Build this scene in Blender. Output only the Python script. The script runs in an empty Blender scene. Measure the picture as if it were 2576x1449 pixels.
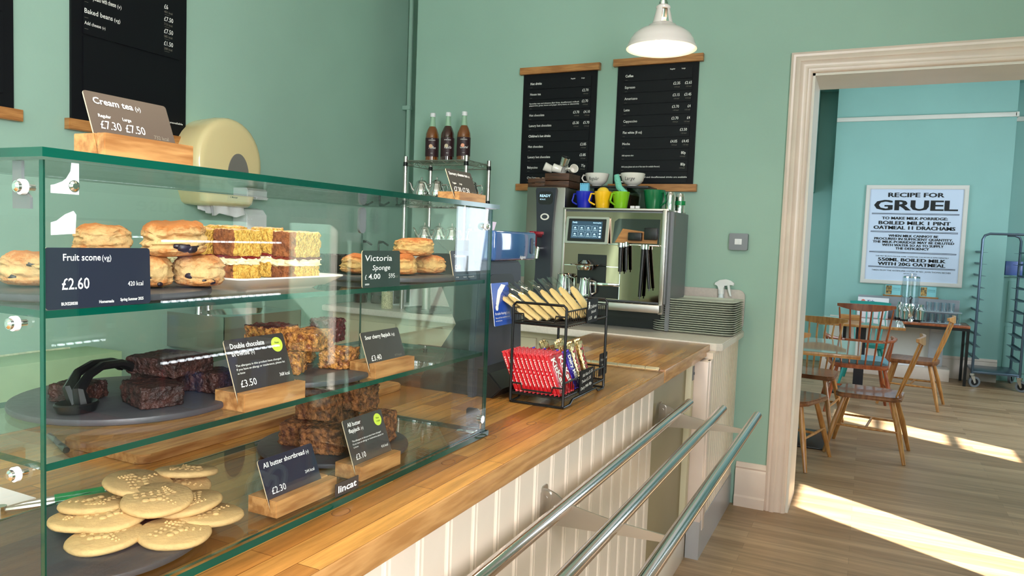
import bpy, bmesh, math, random
from math import pi, sin, cos, radians as rad
from mathutils import Vector, Matrix, noise
random.seed(7)
S = bpy.context.scene
C = bpy.data.collections.new('scene'); S.collection.children.link(C)

# ---------------------------------------------------------------- camera
EYE = 1.38
def camera():
    yaw, pit, rol = rad(25.79), rad(3.816), rad(2.165)
    cy, sy, cp, sp = cos(yaw), sin(yaw), cos(pit), sin(pit)
    f = Vector((-sy*cp, cy*cp, -sp)); r = Vector((cy, sy, 0)); u = r.cross(f)
    r2 = cos(rol)*r + sin(rol)*u; u2 = -sin(rol)*r + cos(rol)*u
    cd = bpy.data.cameras.new('camera'); cd.sensor_width = 36; cd.lens = 1851.5/2576*36
    cd.clip_start = 0.02; cd.clip_end = 100
    o = bpy.data.objects.new('camera', cd); C.objects.link(o)
    m = Matrix(((r2.x, u2.x, -f.x, 0), (r2.y, u2.y, -f.y, 0), (r2.z, u2.z, -f.z, EYE), (0, 0, 0, 1)))
    o.matrix_world = m; S.camera = o
camera()
# ---------------------------------------------------------------- world, sun, window light, exposure
w = bpy.data.worlds.new('sky'); S.world = w; w.use_nodes = True
w.node_tree.nodes['Background'].inputs[0].default_value = (0.70, 0.85, 1.0, 1)
w.node_tree.nodes['Background'].inputs[1].default_value = 1.8
def light(name, kind, loc, rot, energy, col, **k):
    d = bpy.data.lights.new(name, kind); d.energy = energy; d.color = col
    for a, b in k.items(): setattr(d, a, b)
    o = bpy.data.objects.new(name, d); C.objects.link(o); o.location = loc
    if isinstance(rot, Vector): o.rotation_euler = rot.to_track_quat('-Z', 'Y').to_euler()
    else: o.rotation_euler = rot
    return o
light('sun', 'SUN', (6, 1, 6), Vector((-0.705, 0.41, -0.574)), 34, (1.0, 0.96, 0.88), angle=rad(0.8))
# daylight through the windows, plus an added fill at far left
light('daylight_far_right', 'AREA', (2.58, 7.0, 1.75), Vector((-1, 0, -0.12)), 80, (0.80, 0.90, 1.0), shape='RECTANGLE', size=1.6, size_y=2.6)
light('fill_far_left', 'AREA', (-1.88, 7.4, 1.75), Vector((1, 0.1, -0.1)), 30, (0.82, 0.93, 1.0), shape='RECTANGLE', size=1.6, size_y=2.2)  # added fill light, brightens the dark recess of the far room
light('daylight_front', 'AREA', (-0.7, -2.55, 1.85), Vector((0, 1, -0.12)), 12, (0.98, 0.96, 0.98), shape='RECTANGLE', size=3.0, size_y=1.7)
light('daylight_side', 'AREA', (1.33, -1.0, 1.95), Vector((-1, 0.0, 0.10)), 200, (0.98, 0.96, 0.98), shape='RECTANGLE', size=1.5, size_y=1.5)
S.view_settings.view_transform = 'Standard'; S.view_settings.look = 'None'
S.view_settings.gamma = 1; S.view_settings.use_curve_mapping = False
S.view_settings.exposure = 0.22
S.cycles.transparent_max_bounces = 40
S.cycles.max_bounces = 10
S.cycles.caustics_reflective = False; S.cycles.caustics_refractive = False
S.cycles.sample_clamp_indirect = 6.0

# ---------------------------------------------------------------- materials
def srgb(r, g, b):
    return tuple(((c/255)/12.92 if c/255 <= 0.04045 else ((c/255+0.055)/1.055)**2.4) for c in (r, g, b))
def newmat(name):
    m = bpy.data.materials.new(name); m.use_nodes = True
    return m, m.node_tree.nodes, m.node_tree.links, m.node_tree.nodes['Principled BSDF']
def mat(name, col, rough=0.5, metal=0.0, var=0.0, vscale=6.0, bump=0.0, bscale=200.0, coat=0.0, emit=None, es=0.0, col2=None, stretch=(1, 1, 1), spec=0.5, sss=0.0):
    m, N, L, P = newmat(name)
    P.inputs['Roughness'].default_value = rough; P.inputs['Metallic'].default_value = metal
    P.inputs['Coat Weight'].default_value = coat; P.inputs['Specular IOR Level'].default_value = spec
    if sss:
        P.inputs['Subsurface Weight'].default_value = sss; P.inputs['Subsurface Radius'].default_value = (0.01, 0.006, 0.003)
    P.inputs['Base Color'].default_value = (*col, 1)
    tc = None
    if var > 0 or bump > 0 or col2:
        tc = N.new('ShaderNodeTexCoord'); mp = N.new('ShaderNodeMapping'); mp.inputs['Scale'].default_value = stretch
        L.new(tc.outputs['Object'], mp.inputs[0])
    if var > 0 or col2:
        n = N.new('ShaderNodeTexNoise'); n.inputs['Scale'].default_value = vscale; n.inputs['Detail'].default_value = 5
        L.new(mp.outputs[0], n.inputs[0])
        cr = N.new('ShaderNodeValToRGB')
        c2 = col2 or tuple(max(0, c*(1-var)) for c in col)
        c1 = col if col2 else tuple(min(1, c*(1+var*0.5)) for c in col)
        cr.color_ramp.elements[0].position = 0.38; cr.color_ramp.elements[1].position = 0.62
        cr.color_ramp.elements[0].color = (*c2, 1); cr.color_ramp.elements[1].color = (*c1, 1)
        L.new(n.outputs[0], cr.inputs[0]); L.new(cr.outputs[0], P.inputs['Base Color'])
    if bump > 0:
        n2 = N.new('ShaderNodeTexNoise'); n2.inputs['Scale'].default_value = bscale; n2.inputs['Detail'].default_value = 4
        L.new(mp.outputs[0], n2.inputs[0]); b = N.new('ShaderNodeBump'); b.inputs['Strength'].default_value = bump; b.inputs['Distance'].default_value = 0.01
        L.new(n2.outputs[0], b.inputs['Height']); L.new(b.outputs[0], P.inputs['Normal'])
    if emit:
        P.inputs['Emission Color'].default_value = (*emit, 1); P.inputs['Emission Strength'].default_value = es
    return m
def glassmat(name, tint=(0.985, 0.996, 0.992), f0=0.045, rough=0.0):
    m, N, L, P = newmat(name); N.remove(P)
    out = [n for n in N if n.type == 'OUTPUT_MATERIAL'][0]
    t = N.new('ShaderNodeBsdfTransparent'); t.inputs[0].default_value = (*tint, 1)
    g = N.new('ShaderNodeBsdfGlossy'); g.inputs['Roughness'].default_value = rough
    lw = N.new('ShaderNodeLayerWeight'); lw.inputs[0].default_value = 0.5
    p = N.new('ShaderNodeMath'); p.operation = 'POWER'; p.inputs[1].default_value = 5
    a = N.new('ShaderNodeMath'); a.operation = 'MULTIPLY_ADD'; a.inputs[1].default_value = 1-f0; a.inputs[2].default_value = f0
    mx = N.new('ShaderNodeMixShader')
    L.new(lw.outputs['Facing'], p.inputs[0]); L.new(p.outputs[0], a.inputs[0]); L.new(a.outputs[0], mx.inputs[0])
    L.new(t.outputs[0], mx.inputs[1]); L.new(g.outputs[0], mx.inputs[2]); L.new(mx.outputs[0], out.inputs[0])
    return m
def planks(name, ca, cb, axis='Y', width=0.04, length=0.6, rough=0.35, grain=0.35, mortar=0.0015, mcol=None, gscale=40, coat=0.0, gdark=0.6):
    m, N, L, P = newmat(name)
    tc = N.new('ShaderNodeTexCoord'); mp = N.new('ShaderNodeMapping'); L.new(tc.outputs['Object'], mp.inputs[0])
    if axis == 'Y': mp.inputs['Rotation'].default_value = (0, 0, rad(90))
    br = N.new('ShaderNodeTexBrick'); L.new(mp.outputs[0], br.inputs[0])
    br.inputs['Scale'].default_value = 1; br.inputs['Brick Width'].default_value = length; br.inputs['Row Height'].default_value = width
    br.inputs['Mortar Size'].default_value = mortar; br.inputs['Mortar Smooth'].default_value = 0.3; br.offset = 0.37; br.offset_frequency = 2
    br.inputs['Color1'].default_value = (*ca, 1); br.inputs['Color2'].default_value = (*cb, 1)
    br.inputs['Mortar'].default_value = (*(mcol or tuple(c*0.6 for c in ca)), 1)
    m2 = N.new('ShaderNodeMapping'); m2.inputs['Scale'].default_value = (1, 14, 14) if axis == 'X' else (14, 1, 14)
    L.new(tc.outputs['Object'], m2.inputs[0])
    n = N.new('ShaderNodeTexNoise'); n.inputs['Scale'].default_value = gscale/14; n.inputs['Detail'].default_value = 6; n.inputs['Roughness'].default_value = 0.65
    L.new(m2.outputs[0], n.inputs[0])
    cr = N.new('ShaderNodeValToRGB'); cr.color_ramp.elements[0].position = 0.35; cr.color_ramp.elements[1].position = 0.65
    cr.color_ramp.elements[0].color = (gdark, gdark, gdark*0.95, 1); cr.color_ramp.elements[1].color = (1.12, 1.1, 1.06, 1)
    L.new(n.outputs[0], cr.inputs[0])
    n3 = N.new('ShaderNodeTexNoise'); n3.inputs['Scale'].default_value = 1.6; L.new(tc.outputs['Object'], n3.inputs[0])
    mx = N.new('ShaderNodeMix'); mx.data_type = 'RGBA'; mx.blend_type = 'MULTIPLY'; mx.inputs[0].default_value = grain*1.6 if grain < 0.6 else 1
    L.new(br.outputs[0], mx.inputs[6]); L.new(cr.outputs[0], mx.inputs[7]); L.new(mx.outputs[2], P.inputs['Base Color'])
    P.inputs['Roughness'].default_value = rough; P.inputs['Coat Weight'].default_value = coat; P.inputs['Coat Roughness'].default_value = 0.25
    b = N.new('ShaderNodeBump'); b.inputs['Strength'].default_value = 0.12; b.inputs['Distance'].default_value = 0.002
    L.new(n.outputs[0], b.inputs['Height']); L.new(b.outputs[0], P.inputs['Normal'])
    return m
def brushed(name, col, rough=0.28, stretch=(1, 1, 60)):
    m = mat(name, col, rough, 1.0, bump=0.05, bscale=30, stretch=stretch)
    return m
M = {}
M['wall'] = mat('green_wall_paint', srgb(156, 190, 174), 0.55, var=0.04, vscale=1.5, bump=0.05, bscale=60)
M['farwall'] = mat('wall_paint_blue_daylight', srgb(150, 196, 188), 0.55, var=0.04, vscale=1.5)  # same paint as the green walls, blue daylight put into the colour
M['white'] = mat('white_paint', srgb(232, 226, 216), 0.4, var=0.04, vscale=3)
M['ceil'] = mat('ceiling_white', srgb(235, 232, 225), 0.8)
M['trim'] = mat('cream_gloss_paint', srgb(234, 214, 200), 0.3, var=0.05, vscale=5)
M['bead'] = mat('white_beadboard_paint', srgb(230, 214, 196), 0.35, var=0.05, vscale=4)
M['cream'] = mat('cream_panel', srgb(214, 204, 172), 0.45)
M['olive'] = mat('olive_panel', srgb(150, 136, 104), 0.5, var=0.03)
M['wood'] = planks('oak_block_worktop', srgb(204, 150, 78), srgb(156, 100, 44), 'Y', 0.042, 0.55, 0.26, 0.56, 0.0007, srgb(112, 66, 26), coat=0.35, gdark=0.66, gscale=75)
M['edge'] = mat('oak_edge', srgb(196, 146, 90), 0.35, col2=srgb(166, 116, 64), vscale=9, stretch=(9, 1, 9), coat=0.2)
M['floor'] = planks('light_oak_floor', srgb(190, 158, 124), srgb(156, 124, 92), 'X', 0.075, 1.2, 0.4, 0.5, 0.0006, srgb(120, 98, 72), gscale=30, gdark=0.62)
M['oak'] = mat('oak_block', srgb(194, 144, 88), 0.4, col2=srgb(150, 100, 54), vscale=9, stretch=(9, 1, 9), bump=0.05, bscale=60)
M['oakdark'] = mat('dark_stained_wood', srgb(86, 52, 32), 0.45, col2=srgb(52, 30, 18), vscale=14, stretch=(1, 8, 8))
M['oakx'] = mat('oak_bar', srgb(190, 134, 76), 0.4, col2=srgb(158, 104, 54), vscale=9, stretch=(1, 1, 9))
M['chair'] = mat('golden_beech', srgb(208, 152, 88), 0.32, col2=srgb(178, 118, 60), vscale=6, stretch=(6, 6, 1), coat=0.3)
M['redchair'] = mat('reddish_elm', srgb(168, 92, 52), 0.32, col2=srgb(138, 68, 36), vscale=6, stretch=(6, 6, 1), coat=0.3)
M['seatwood'] = mat('brown_elm_seat', srgb(150, 96, 58), 0.28, col2=srgb(118, 72, 42), vscale=8, stretch=(1, 6, 1), coat=0.4)
M['teal'] = mat('teal_paint', srgb(40, 150, 140), 0.4)
M['cushion'] = mat('blue_cushion', srgb(110, 152, 164), 0.9, var=0.1, vscale=40)
M['glass'] = glassmat('clear_glass')
M['gedge'] = mat('green_glass_edge', srgb(0, 66, 52), 0.12, coat=0.3, var=0.4, vscale=3)
M['cello'] = glassmat('cellophane', (0.96, 0.96, 0.95), 0.10, 0.08)
M['slate'] = mat('dark_slate', srgb(62, 62, 66), 0.45, var=0.12, vscale=9, bump=0.1, bscale=60)
M['board'] = mat('black_menu_board', srgb(12, 13, 18), 0.5, spec=0.2)
M['board2'] = mat('black_menu_strip', srgb(15, 16, 21), 0.45, spec=0.2)
M['card'] = mat('brown_black_ticket', srgb(58, 52, 50), 0.32)
M['cardt'] = mat('taupe_ticket', srgb(78, 66, 58), 0.4)
M['cardg'] = mat('green_black_ticket', srgb(36, 50, 48), 0.4)
M['cardn'] = mat('navy_black_ticket', srgb(34, 38, 54), 0.35)
M['ivory'] = mat('ivory_edge', srgb(214, 194, 160), 0.4)
M['ink'] = mat('white_print', srgb(245, 245, 240), 0.5)
M['inkd'] = mat('grey_print', srgb(128, 124, 112), 0.5)
M['inkb'] = mat('black_print', srgb(20, 20, 22), 0.5)
M['lime'] = mat('lime_sticker', srgb(200, 224, 70), 0.5)
M['steel'] = mat('polished_steel', (0.78, 0.78, 0.78), 0.12, 1.0)
M['steelb'] = brushed('brushed_steel', (0.52, 0.49, 0.45), 0.32)
M['boiler'] = brushed('dull_boiler_steel', (0.30, 0.30, 0.27), 0.35)
M['rail'] = mat('satin_steel_tube', (0.74, 0.68, 0.66), 0.13, 1.0)
M['chrome'] = mat('chrome', (0.85, 0.85, 0.85), 0.05, 1.0)
M['mirror'] = mat('dark_mirror_steel', (0.26, 0.195, 0.145), 0.06, 1.0)
M['dull'] = mat('dull_grey_metal', srgb(128, 130, 134), 0.45, 0.6)
M['brass'] = mat('nickel_hinge', (0.83, 0.72, 0.52), 0.25, 1.0)
M['black'] = mat('black_plastic', srgb(16, 16, 18), 0.35)
M['blackm'] = mat('black_wire', srgb(18, 18, 20), 0.3, 0.2)
M['navy'] = mat('charcoal_plastic', srgb(40, 44, 56), 0.4)
M['bluegl'] = mat('glossy_blue_plastic', srgb(52, 86, 140), 0.08, coat=1.0)
M['fcream'] = mat('cream_plastic', srgb(226, 208, 156), 0.22, coat=0.4)
M['fgrey'] = mat('smoked_window', srgb(120, 118, 112), 0.15)
M['wplast'] = mat('white_plastic', srgb(232, 234, 236), 0.3)
M['paper'] = mat('white_paper', srgb(236, 234, 238), 0.8)
M['china'] = mat('white_china', srgb(240, 236, 228), 0.15, coat=0.6)
M['lampw'] = mat('white_enamel', srgb(226, 216, 212), 0.22, coat=0.5)
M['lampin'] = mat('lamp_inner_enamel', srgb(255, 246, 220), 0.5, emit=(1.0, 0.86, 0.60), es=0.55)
M['bulb'] = mat('lamp_bulb', (1, 0.9, 0.7), 0.4, emit=(1.0, 0.85, 0.6), es=12)
M['sponge'] = mat('yellow_sponge', srgb(228, 188, 92), 0.9, col2=srgb(196, 146, 56), vscale=220, bump=0.8, bscale=260)
M['crust'] = mat('brown_sponge_crust', srgb(154, 92, 50), 0.85, col2=srgb(108, 60, 34), vscale=90, bump=0.5, bscale=240)
M['sugar'] = mat('sugar_dusted_top', srgb(236, 196, 150), 0.9, col2=srgb(206, 150, 98), vscale=160, bump=0.3, bscale=300)
M['jam'] = mat('red_jam', srgb(110, 24, 26), 0.25, coat=0.5)
M['cream2'] = mat('buttercream', srgb(238, 222, 180), 0.5)
M['scone_old'] = mat('baked_scone', srgb(224, 178, 112), 0.85, col2=srgb(190, 130, 66), vscale=38, bump=0.5, bscale=150)
M['scone2_old'] = mat('cheese_scone', srgb(226, 180, 108), 0.85, col2=srgb(186, 112, 48), vscale=55, bump=0.7, bscale=120)
M['raisin'] = mat('dark_raisin', srgb(34, 22, 30), 0.4)
M['brownie'] = mat('dark_brownie', srgb(62, 30, 22), 0.6, col2=srgb(34, 16, 12), vscale=70, bump=0.8, bscale=120)
M['oats'] = mat('golden_oat_flapjack', srgb(206, 140, 62), 0.6, col2=srgb(120, 60, 26), vscale=110, bump=1.0, bscale=140, coat=0.2)
M['oatsb'] = mat('brown_oat_flapjack', srgb(150, 96, 50), 0.7, col2=srgb(78, 44, 24), vscale=90, bump=1.0, bscale=120)
M['cherry'] = mat('dark_cherry', srgb(74, 16, 22), 0.35, bump=0.6, bscale=80)
M['short'] = mat('pale_shortbread', srgb(204, 168, 112), 0.8, var=0.08, vscale=60, bump=0.2, bscale=200)
M['red'] = mat('red_wrapper', srgb(190, 22, 34), 0.28, coat=0.5, bump=0.25, bscale=60)
M['gold'] = mat('gold_foil', (0.85, 0.60, 0.30), 0.22, 1.0, bump=0.4, bscale=50)
M['purple'] = mat('purple_foil', srgb(60, 40, 150), 0.25, 0.4, bump=0.5, bscale=60)
M['tape'] = mat('green_tape', srgb(10, 130, 70), 0.3)
M['tray'] = mat('grey_green_tray', srgb(196, 202, 188), 0.35)
M['yellow'] = mat('yellow_grip_strip', srgb(222, 196, 30), 0.6)
M['frame'] = mat('pale_frame', srgb(228, 222, 214), 0.4)
M['poster'] = mat('poster_paper', srgb(214, 226, 246), 0.5)
M['screen'] = mat('screen', srgb(30, 46, 60), 0.2, emit=srgb(70, 110, 140), es=0.35)
M['scrink'] = mat('screen_print', srgb(180, 220, 240), 0.4, emit=srgb(170, 210, 235), es=0.9)
M['led'] = mat('led_strip', (1, 1, 1), 0.4, emit=(0.85, 0.93, 1.0), es=14)
M['syrup'] = mat('amber_syrup', srgb(120, 66, 22), 0.06, coat=1.0)
M['syrup2'] = mat('dark_syrup', srgb(58, 22, 18), 0.06, coat=1.0)
M['syrglass'] = mat('bottle_neck_glass', srgb(150, 190, 160), 0.05, coat=1.0)
M['label'] = mat('maroon_label', srgb(48, 20, 26), 0.5)
M['rackm'] = mat('grey_steel_tube', srgb(96, 112, 128), 0.3, 0.7)
M['rubber'] = mat('grey_rubber', srgb(120, 124, 130), 0.7)
def sconemat(name, pale, brown, h):
    m, N, L, P = newmat(name); tc = N.new('ShaderNodeTexCoord'); sp = N.new('ShaderNodeSeparateXYZ'); L.new(tc.outputs['Object'], sp.inputs[0])
    n = N.new('ShaderNodeTexNoise'); n.inputs['Scale'].default_value = 70; n.inputs['Detail'].default_value = 7; n.inputs['Roughness'].default_value = 0.7; L.new(tc.outputs['Object'], n.inputs[0])
    a = N.new('ShaderNodeMath'); a.operation = 'DIVIDE'; a.inputs[1].default_value = h; L.new(sp.outputs[2], a.inputs[0])
    c = N.new('ShaderNodeMath'); c.operation = 'SUBTRACT'; c.inputs[1].default_value = 0.52; L.new(a.outputs[0], c.inputs[0])
    d = N.new('ShaderNodeMath'); d.operation = 'ABSOLUTE'; L.new(c.outputs[0], d.inputs[0])
    e = N.new('ShaderNodeMath'); e.operation = 'MULTIPLY_ADD'; e.inputs[1].default_value = 1.1; L.new(n.outputs[0], e.inputs[0]); L.new(d.outputs[0], e.inputs[2])
    cr = N.new('ShaderNodeValToRGB'); cr.color_ramp.elements[0].position = 0.62; cr.color_ramp.elements[0].color = (*pale, 1)
    cr.color_ramp.elements[1].position = 1.12; cr.color_ramp.elements[1].color = (*brown, 1)
    k = cr.color_ramp.elements.new(0.85); k.color = (*[0.5*(p+q)*1.05 for p, q in zip(pale, brown)], 1)
    L.new(e.outputs[0], cr.inputs[0]); L.new(cr.outputs[0], P.inputs['Base Color']); P.inputs['Roughness'].default_value = 0.85
    b = N.new('ShaderNodeBump'); b.inputs['Strength'].default_value = 0.9; b.inputs['Distance'].default_value = 0.006; L.new(n.outputs[0], b.inputs['Height']); L.new(b.outputs[0], P.inputs['Normal'])
    return m
M['scone'] = sconemat('baked_scone', srgb(218, 182, 124), srgb(184, 114, 54), 0.042)
M['scone2'] = sconemat('cheese_scone', srgb(218, 178, 110), srgb(188, 104, 42), 0.038)
def pmat(n, rgb, rough=0.3, coat=0.3): 
    if n not in M: M[n] = mat(n, srgb(*rgb), rough, coat=coat)
    return M[n]

# ---------------------------------------------------------------- mesh helpers
I4 = Matrix.Identity(4)
def frameM(o, X, Y, Z):
    X, Y, Z = Vector(X), Vector(Y), Vector(Z)
    return Matrix(((X.x, Y.x, Z.x, o[0]), (X.y, Y.y, Z.y, o[1]), (X.z, Y.z, Z.z, o[2]), (0, 0, 0, 1)))
def FX(x, y, z): return frameM((x, y, z), (0, 1, 0), (0, 0, 1), (1, 0, 0))     # faces +x
def FNX(x, y, z): return frameM((x, y, z), (0, -1, 0), (0, 0, 1), (-1, 0, 0))  # faces -x
def FNY(x, y, z): return frameM((x, y, z), (1, 0, 0), (0, 0, 1), (0, -1, 0))   # faces -y
def FXT(x, y, z, a): return frameM((x, y, z), (0, 1, 0), (-sin(a), 0, cos(a)), (cos(a), 0, sin(a)))
def nb(): return bmesh.new()
def add(bm, verts, faces, Mx=I4, mi=0):
    vs = [bm.verts.new(Mx @ Vector(v)) for v in verts]
    out = []
    for f in faces:
        try:
            q = bm.faces.new([vs[i] for i in f]); q.material_index = mi; out.append(q)
        except ValueError: pass
    return vs, out
def box(bm, c, s, Mx=I4, mi=0, bev=0.0, seg=2):
    x, y, z = s[0]/2, s[1]/2, s[2]/2
    v = [(c[0]+a*x, c[1]+b*y, c[2]+d*z) for a in (-1, 1) for b in (-1, 1) for d in (-1, 1)]
    f = [(0, 1, 3, 2), (4, 6, 7, 5), (0, 4, 5, 1), (2, 3, 7, 6), (0, 2, 6, 4), (1, 5, 7, 3)]
    vs, fs = add(bm, v, f, Mx, mi)
    if bev > 0:
        es = list({e for q in fs for e in q.edges})
        r = bmesh.ops.bevel(bm, geom=es, offset=bev, segments=seg, affect='EDGES', profile=0.5)
        for q in r['faces']: q.material_index = mi
    return fs
def bx(bm, x0, x1, y0, y1, z0, z1, mi=0, bev=0.0, Mx=I4, seg=2):
    return box(bm, ((x0+x1)/2, (y0+y1)/2, (z0+z1)/2), (abs(x1-x0), abs(y1-y0), abs(z1-z0)), Mx, mi, bev, seg)
def tube(bm, pts, r, n=8, mi=0, closed=False, cap=True):
    P = [Vector(p) for p in pts]; rings = []; N = len(P)
    rr = r if isinstance(r, (list, tuple)) else [r]*N
    up = None
    for i in range(N):
        if closed: t = (P[(i+1) % N]-P[i-1])
        else: t = P[min(i+1, N-1)]-P[max(i-1, 0)]
        t.normalize()
        if up is None: up = Vector((0, 0, 1)) if abs(t.z) < 0.9 else Vector((1, 0, 0))
        a = t.cross(up)
        if a.length < 1e-5: a = t.cross(Vector((0, 1, 0.01)))
        a.normalize(); b = a.cross(t).normalized(); up = b
        rings.append([bm.verts.new(P[i]+a*rr[i]*cos(2*pi*k/n)+b*rr[i]*sin(2*pi*k/n)) for k in range(n)])
    for i in range(N if closed else N-1):
        A, B = rings[i], rings[(i+1) % N]
        for k in range(n):
            f = bm.faces.new((A[k], A[(k+1) % n], B[(k+1) % n], B[k])); f.material_index = mi
    if cap and not closed:
        f = bm.faces.new(rings[0]); f.material_index = mi
        f = bm.faces.new(rings[-1][::-1]); f.material_index = mi
def cyl(bm, a, b, r, r2=None, n=16, mi=0): tube(bm, [a, b], [r, r if r2 is None else r2], n, mi)
def lathe(bm, prof, c=(0, 0, 0), n=24, mi=0, Mx=I4, sx=1, sy=1, mis=None):
    rings = []
    for r, z in prof:
        if r < 1e-6: rings.append([bm.verts.new(Mx @ Vector((c[0], c[1], c[2]+z)))])
        else: rings.append([bm.verts.new(Mx @ Vector((c[0]+sx*r*cos(2*pi*k/n), c[1]+sy*r*sin(2*pi*k/n), c[2]+z))) for k in range(n)])
    for i in range(len(rings)-1):
        A, B = rings[i], rings[i+1]; m = mis[i] if mis else mi
        for k in range(n):
            a0, a1 = A[k % len(A)], A[(k+1) % n % len(A)]; b0, b1 = B[k % len(B)], B[(k+1) % n % len(B)]
            if len(A) == 1 and len(B) == 1: continue
            vs = (a0, b1, b0) if len(A) == 1 else ((a0, a1, b0) if len(B) == 1 else (a0, a1, b1, b0))
            f = bm.faces.new(vs); f.material_index = m
def prism(bm, pts, d, Mx=I4, mi=0, bev=0.0, mie=None):
    """outline in local XY, extruded from z=0 to z=d"""
    n = len(pts)
    v = [(x, y, 0) for x, y in pts]+[(x, y, d) for x, y in pts]
    f = [tuple(range(n))[::-1], tuple(range(n, 2*n))]+[(i, (i+1) % n, n+(i+1) % n, n+i) for i in range(n)]
    vs, fs = add(bm, v, f, Mx, mi)
    if mie is not None:
        for q in fs[2:]: q.material_index = mie
    if bev > 0:
        es = list({e for q in fs[:2] for e in q.edges})
        bmesh.ops.bevel(bm, geom=es, offset=bev, segments=2, affect='EDGES')
def rrect(w, h, r, n=5, x0=0, y0=0):
    o = []
    for cx, cy, a in ((w-r, h-r, 0), (r, h-r, 90), (r, r, 180), (w-r, r, 270)):
        for k in range(n+1):
            t = rad(a+90*k/n); o.append((x0+cx+r*cos(t), y0+cy+r*sin(t)))
    return o
def disc(cx, cy, r, n=24, rx=1): return [(cx+rx*r*cos(2*pi*k/n), cy+r*sin(2*pi*k/n)) for k in range(n)]
def arc(cx, cy, r, a0, a1, n=10): return [(cx+r*cos(rad(a0+(a1-a0)*k/n)), cy+r*sin(rad(a0+(a1-a0)*k/n))) for k in range(n+1)]
# lettering ---------------------------------------------------------------
_tc = {}
def glyphs(body, bold):
    k = (body, bold)
    if k not in _tc:
        cu = bpy.data.curves.new('t', 'FONT'); cu.body = body; cu.size = 1; cu.offset = bold; cu.resolution_u = 2
        o = bpy.data.objects.new('t', cu); S.collection.objects.link(o)
        dg = bpy.context.evaluated_depsgraph_get(); me = o.evaluated_get(dg).to_mesh()
        vs = [(v.co.x, v.co.y) for v in me.vertices]; fs = [tuple(p.vertices) for p in me.polygons]
        o.evaluated_get(dg).to_mesh_clear(); bpy.data.objects.remove(o); bpy.data.curves.remove(cu)
        _tc[k] = (vs, fs)
    return _tc[k]
CAP = max(v[1] for v in glyphs('H', 0)[0])
def text(bm, body, x, y, h, Mx, w=None, al='L', bold=0.0, mi=0, sh=0.0, xs=0.92, rot=0.0, z=0.0006, fat=0.0):
    """h = capital height in metres, (x, y) = baseline point in the plane of Mx"""
    if fat:
        for i, dx in enumerate((-fat, fat)): text(bm, body, x+dx, y, h, Mx, w, al, bold, mi, sh, xs, rot, z+0.0001*(i+1))
    vs, fs = glyphs(body, bold)
    if not vs: return
    s = h/CAP; x0 = min(v[0] for v in vs); x1 = max(v[0] for v in vs)
    k = (w/((x1-x0)*s)) if w else xs
    off = {'L': 0, 'C': -0.5, 'R': -1}[al]*(x1-x0)*s*k
    c, n = cos(rot), sin(rot)
    V = []
    for a, b in vs:
        px = (a-x0)*s*k+off+sh*b*s; py = b*s
        V.append((x+px*c-py*n, y+px*n+py*c, z))
    add(bm, V, fs, Mx, mi)
# objects ------------------------------------------------------------------
def obj(name, bm, mats, parent=None, smooth=30, loc=None):
    if not isinstance(mats, (list, tuple)): mats = [mats]
    bmesh.ops.recalc_face_normals(bm, faces=bm.faces[:]) if smooth is not None else None
    me = bpy.data.meshes.new(name); bm.to_mesh(me); bm.free()
    for m in mats: me.materials.append(M[m] if isinstance(m, str) else m)
    if smooth:
        for p in me.polygons: p.use_smooth = True
        me.set_sharp_from_angle(angle=rad(smooth))
    o = bpy.data.objects.new(name, me); C.objects.link(o)
    if parent: o.parent = parent
    if loc: o.location = loc
    return o
def tag(o, label, cat, group=None):
    o['label'] = label; o['category'] = cat
    if group: o['group'] = group
    return o
def thing(name, label, cat, loc=(0, 0, 0), rz=0, group=None):
    o = bpy.data.objects.new(name, None); C.objects.link(o); o.empty_display_size = 0.05
    o.location = loc; o.rotation_euler = (0, 0, rz); return tag(o, label, cat, group)
def struct(name, bm, mats, smooth=30):
    o = obj(name, bm, mats, None, smooth); o['kind'] = 'structure'; return o
def dup(root, loc, rz=0, label=None, rot=None, scale=None):
    def cp(o, p):
        c = o.copy(); C.objects.link(c)
        if p: c.parent = p
        for ch in [q for q in list(C.objects) if q.parent == o]: cp(ch, c)
        return c
    r = cp(root, None); r.location = loc; r.rotation_euler = rot or (0, 0, rz)
    if scale: r.scale = scale
    if label: r['label'] = label
    return r
def lettering(fn, parent, mats='ink', name='lettering'):
    bm = nb(); fn(bm); return obj(name, bm, mats, parent, smooth=None)

# ================================================================ SETTING
XL, YB, YB2, YF = -2.97, 4.05, 4.41, 9.6
CZ = 3.5
DL, DR, DH = -0.315, 1.05, 2.27            # doorway
bm = nb(); bx(bm, -3.2, 3.2, -3.0, 10.4, -0.1, 0.0); struct('floor', bm, 'floor')
bm = nb(); bx(bm, -3.2, 1.5, -3.0, 4.6, CZ, CZ+0.1); struct('ceiling', bm, 'ceil')
bm = nb(); bx(bm, -2.2, 3.0, YB2+0.001, 10.4, CZ-0.05, CZ+0.05); o = struct('ceiling', bm, 'ceil')
bm = nb(); bx(bm, XL-0.2, XL, -2.8, 4.6, 0, CZ); struct('wall_left', bm, 'wall')
bm = nb()
bx(bm, -2.70, DL, YB, YB2, 0, CZ); bx(bm, DR, 2.9, YB, YB2, 0, CZ); bx(bm, DL, DR, YB, YB2, DH, CZ)
bx(bm, XL, -2.70, YB2-0.03, YB2+0.1, 0, CZ)
struct('wall_back', bm, 'wall')
def wallx(name, x0, x1, y0, y1, holes, m):
    bm = nb(); ys = y0
    for (a, b, z0, z1) in sorted(holes):
        bx(bm, x0, x1, ys, a, 0, CZ); bx(bm, x0, x1, a, b, 0, z0); bx(bm, x0, x1, a, b, z1, CZ); ys = b
    bx(bm, x0, x1, ys, y1, 0, CZ); return struct(name, bm, m)
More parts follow.
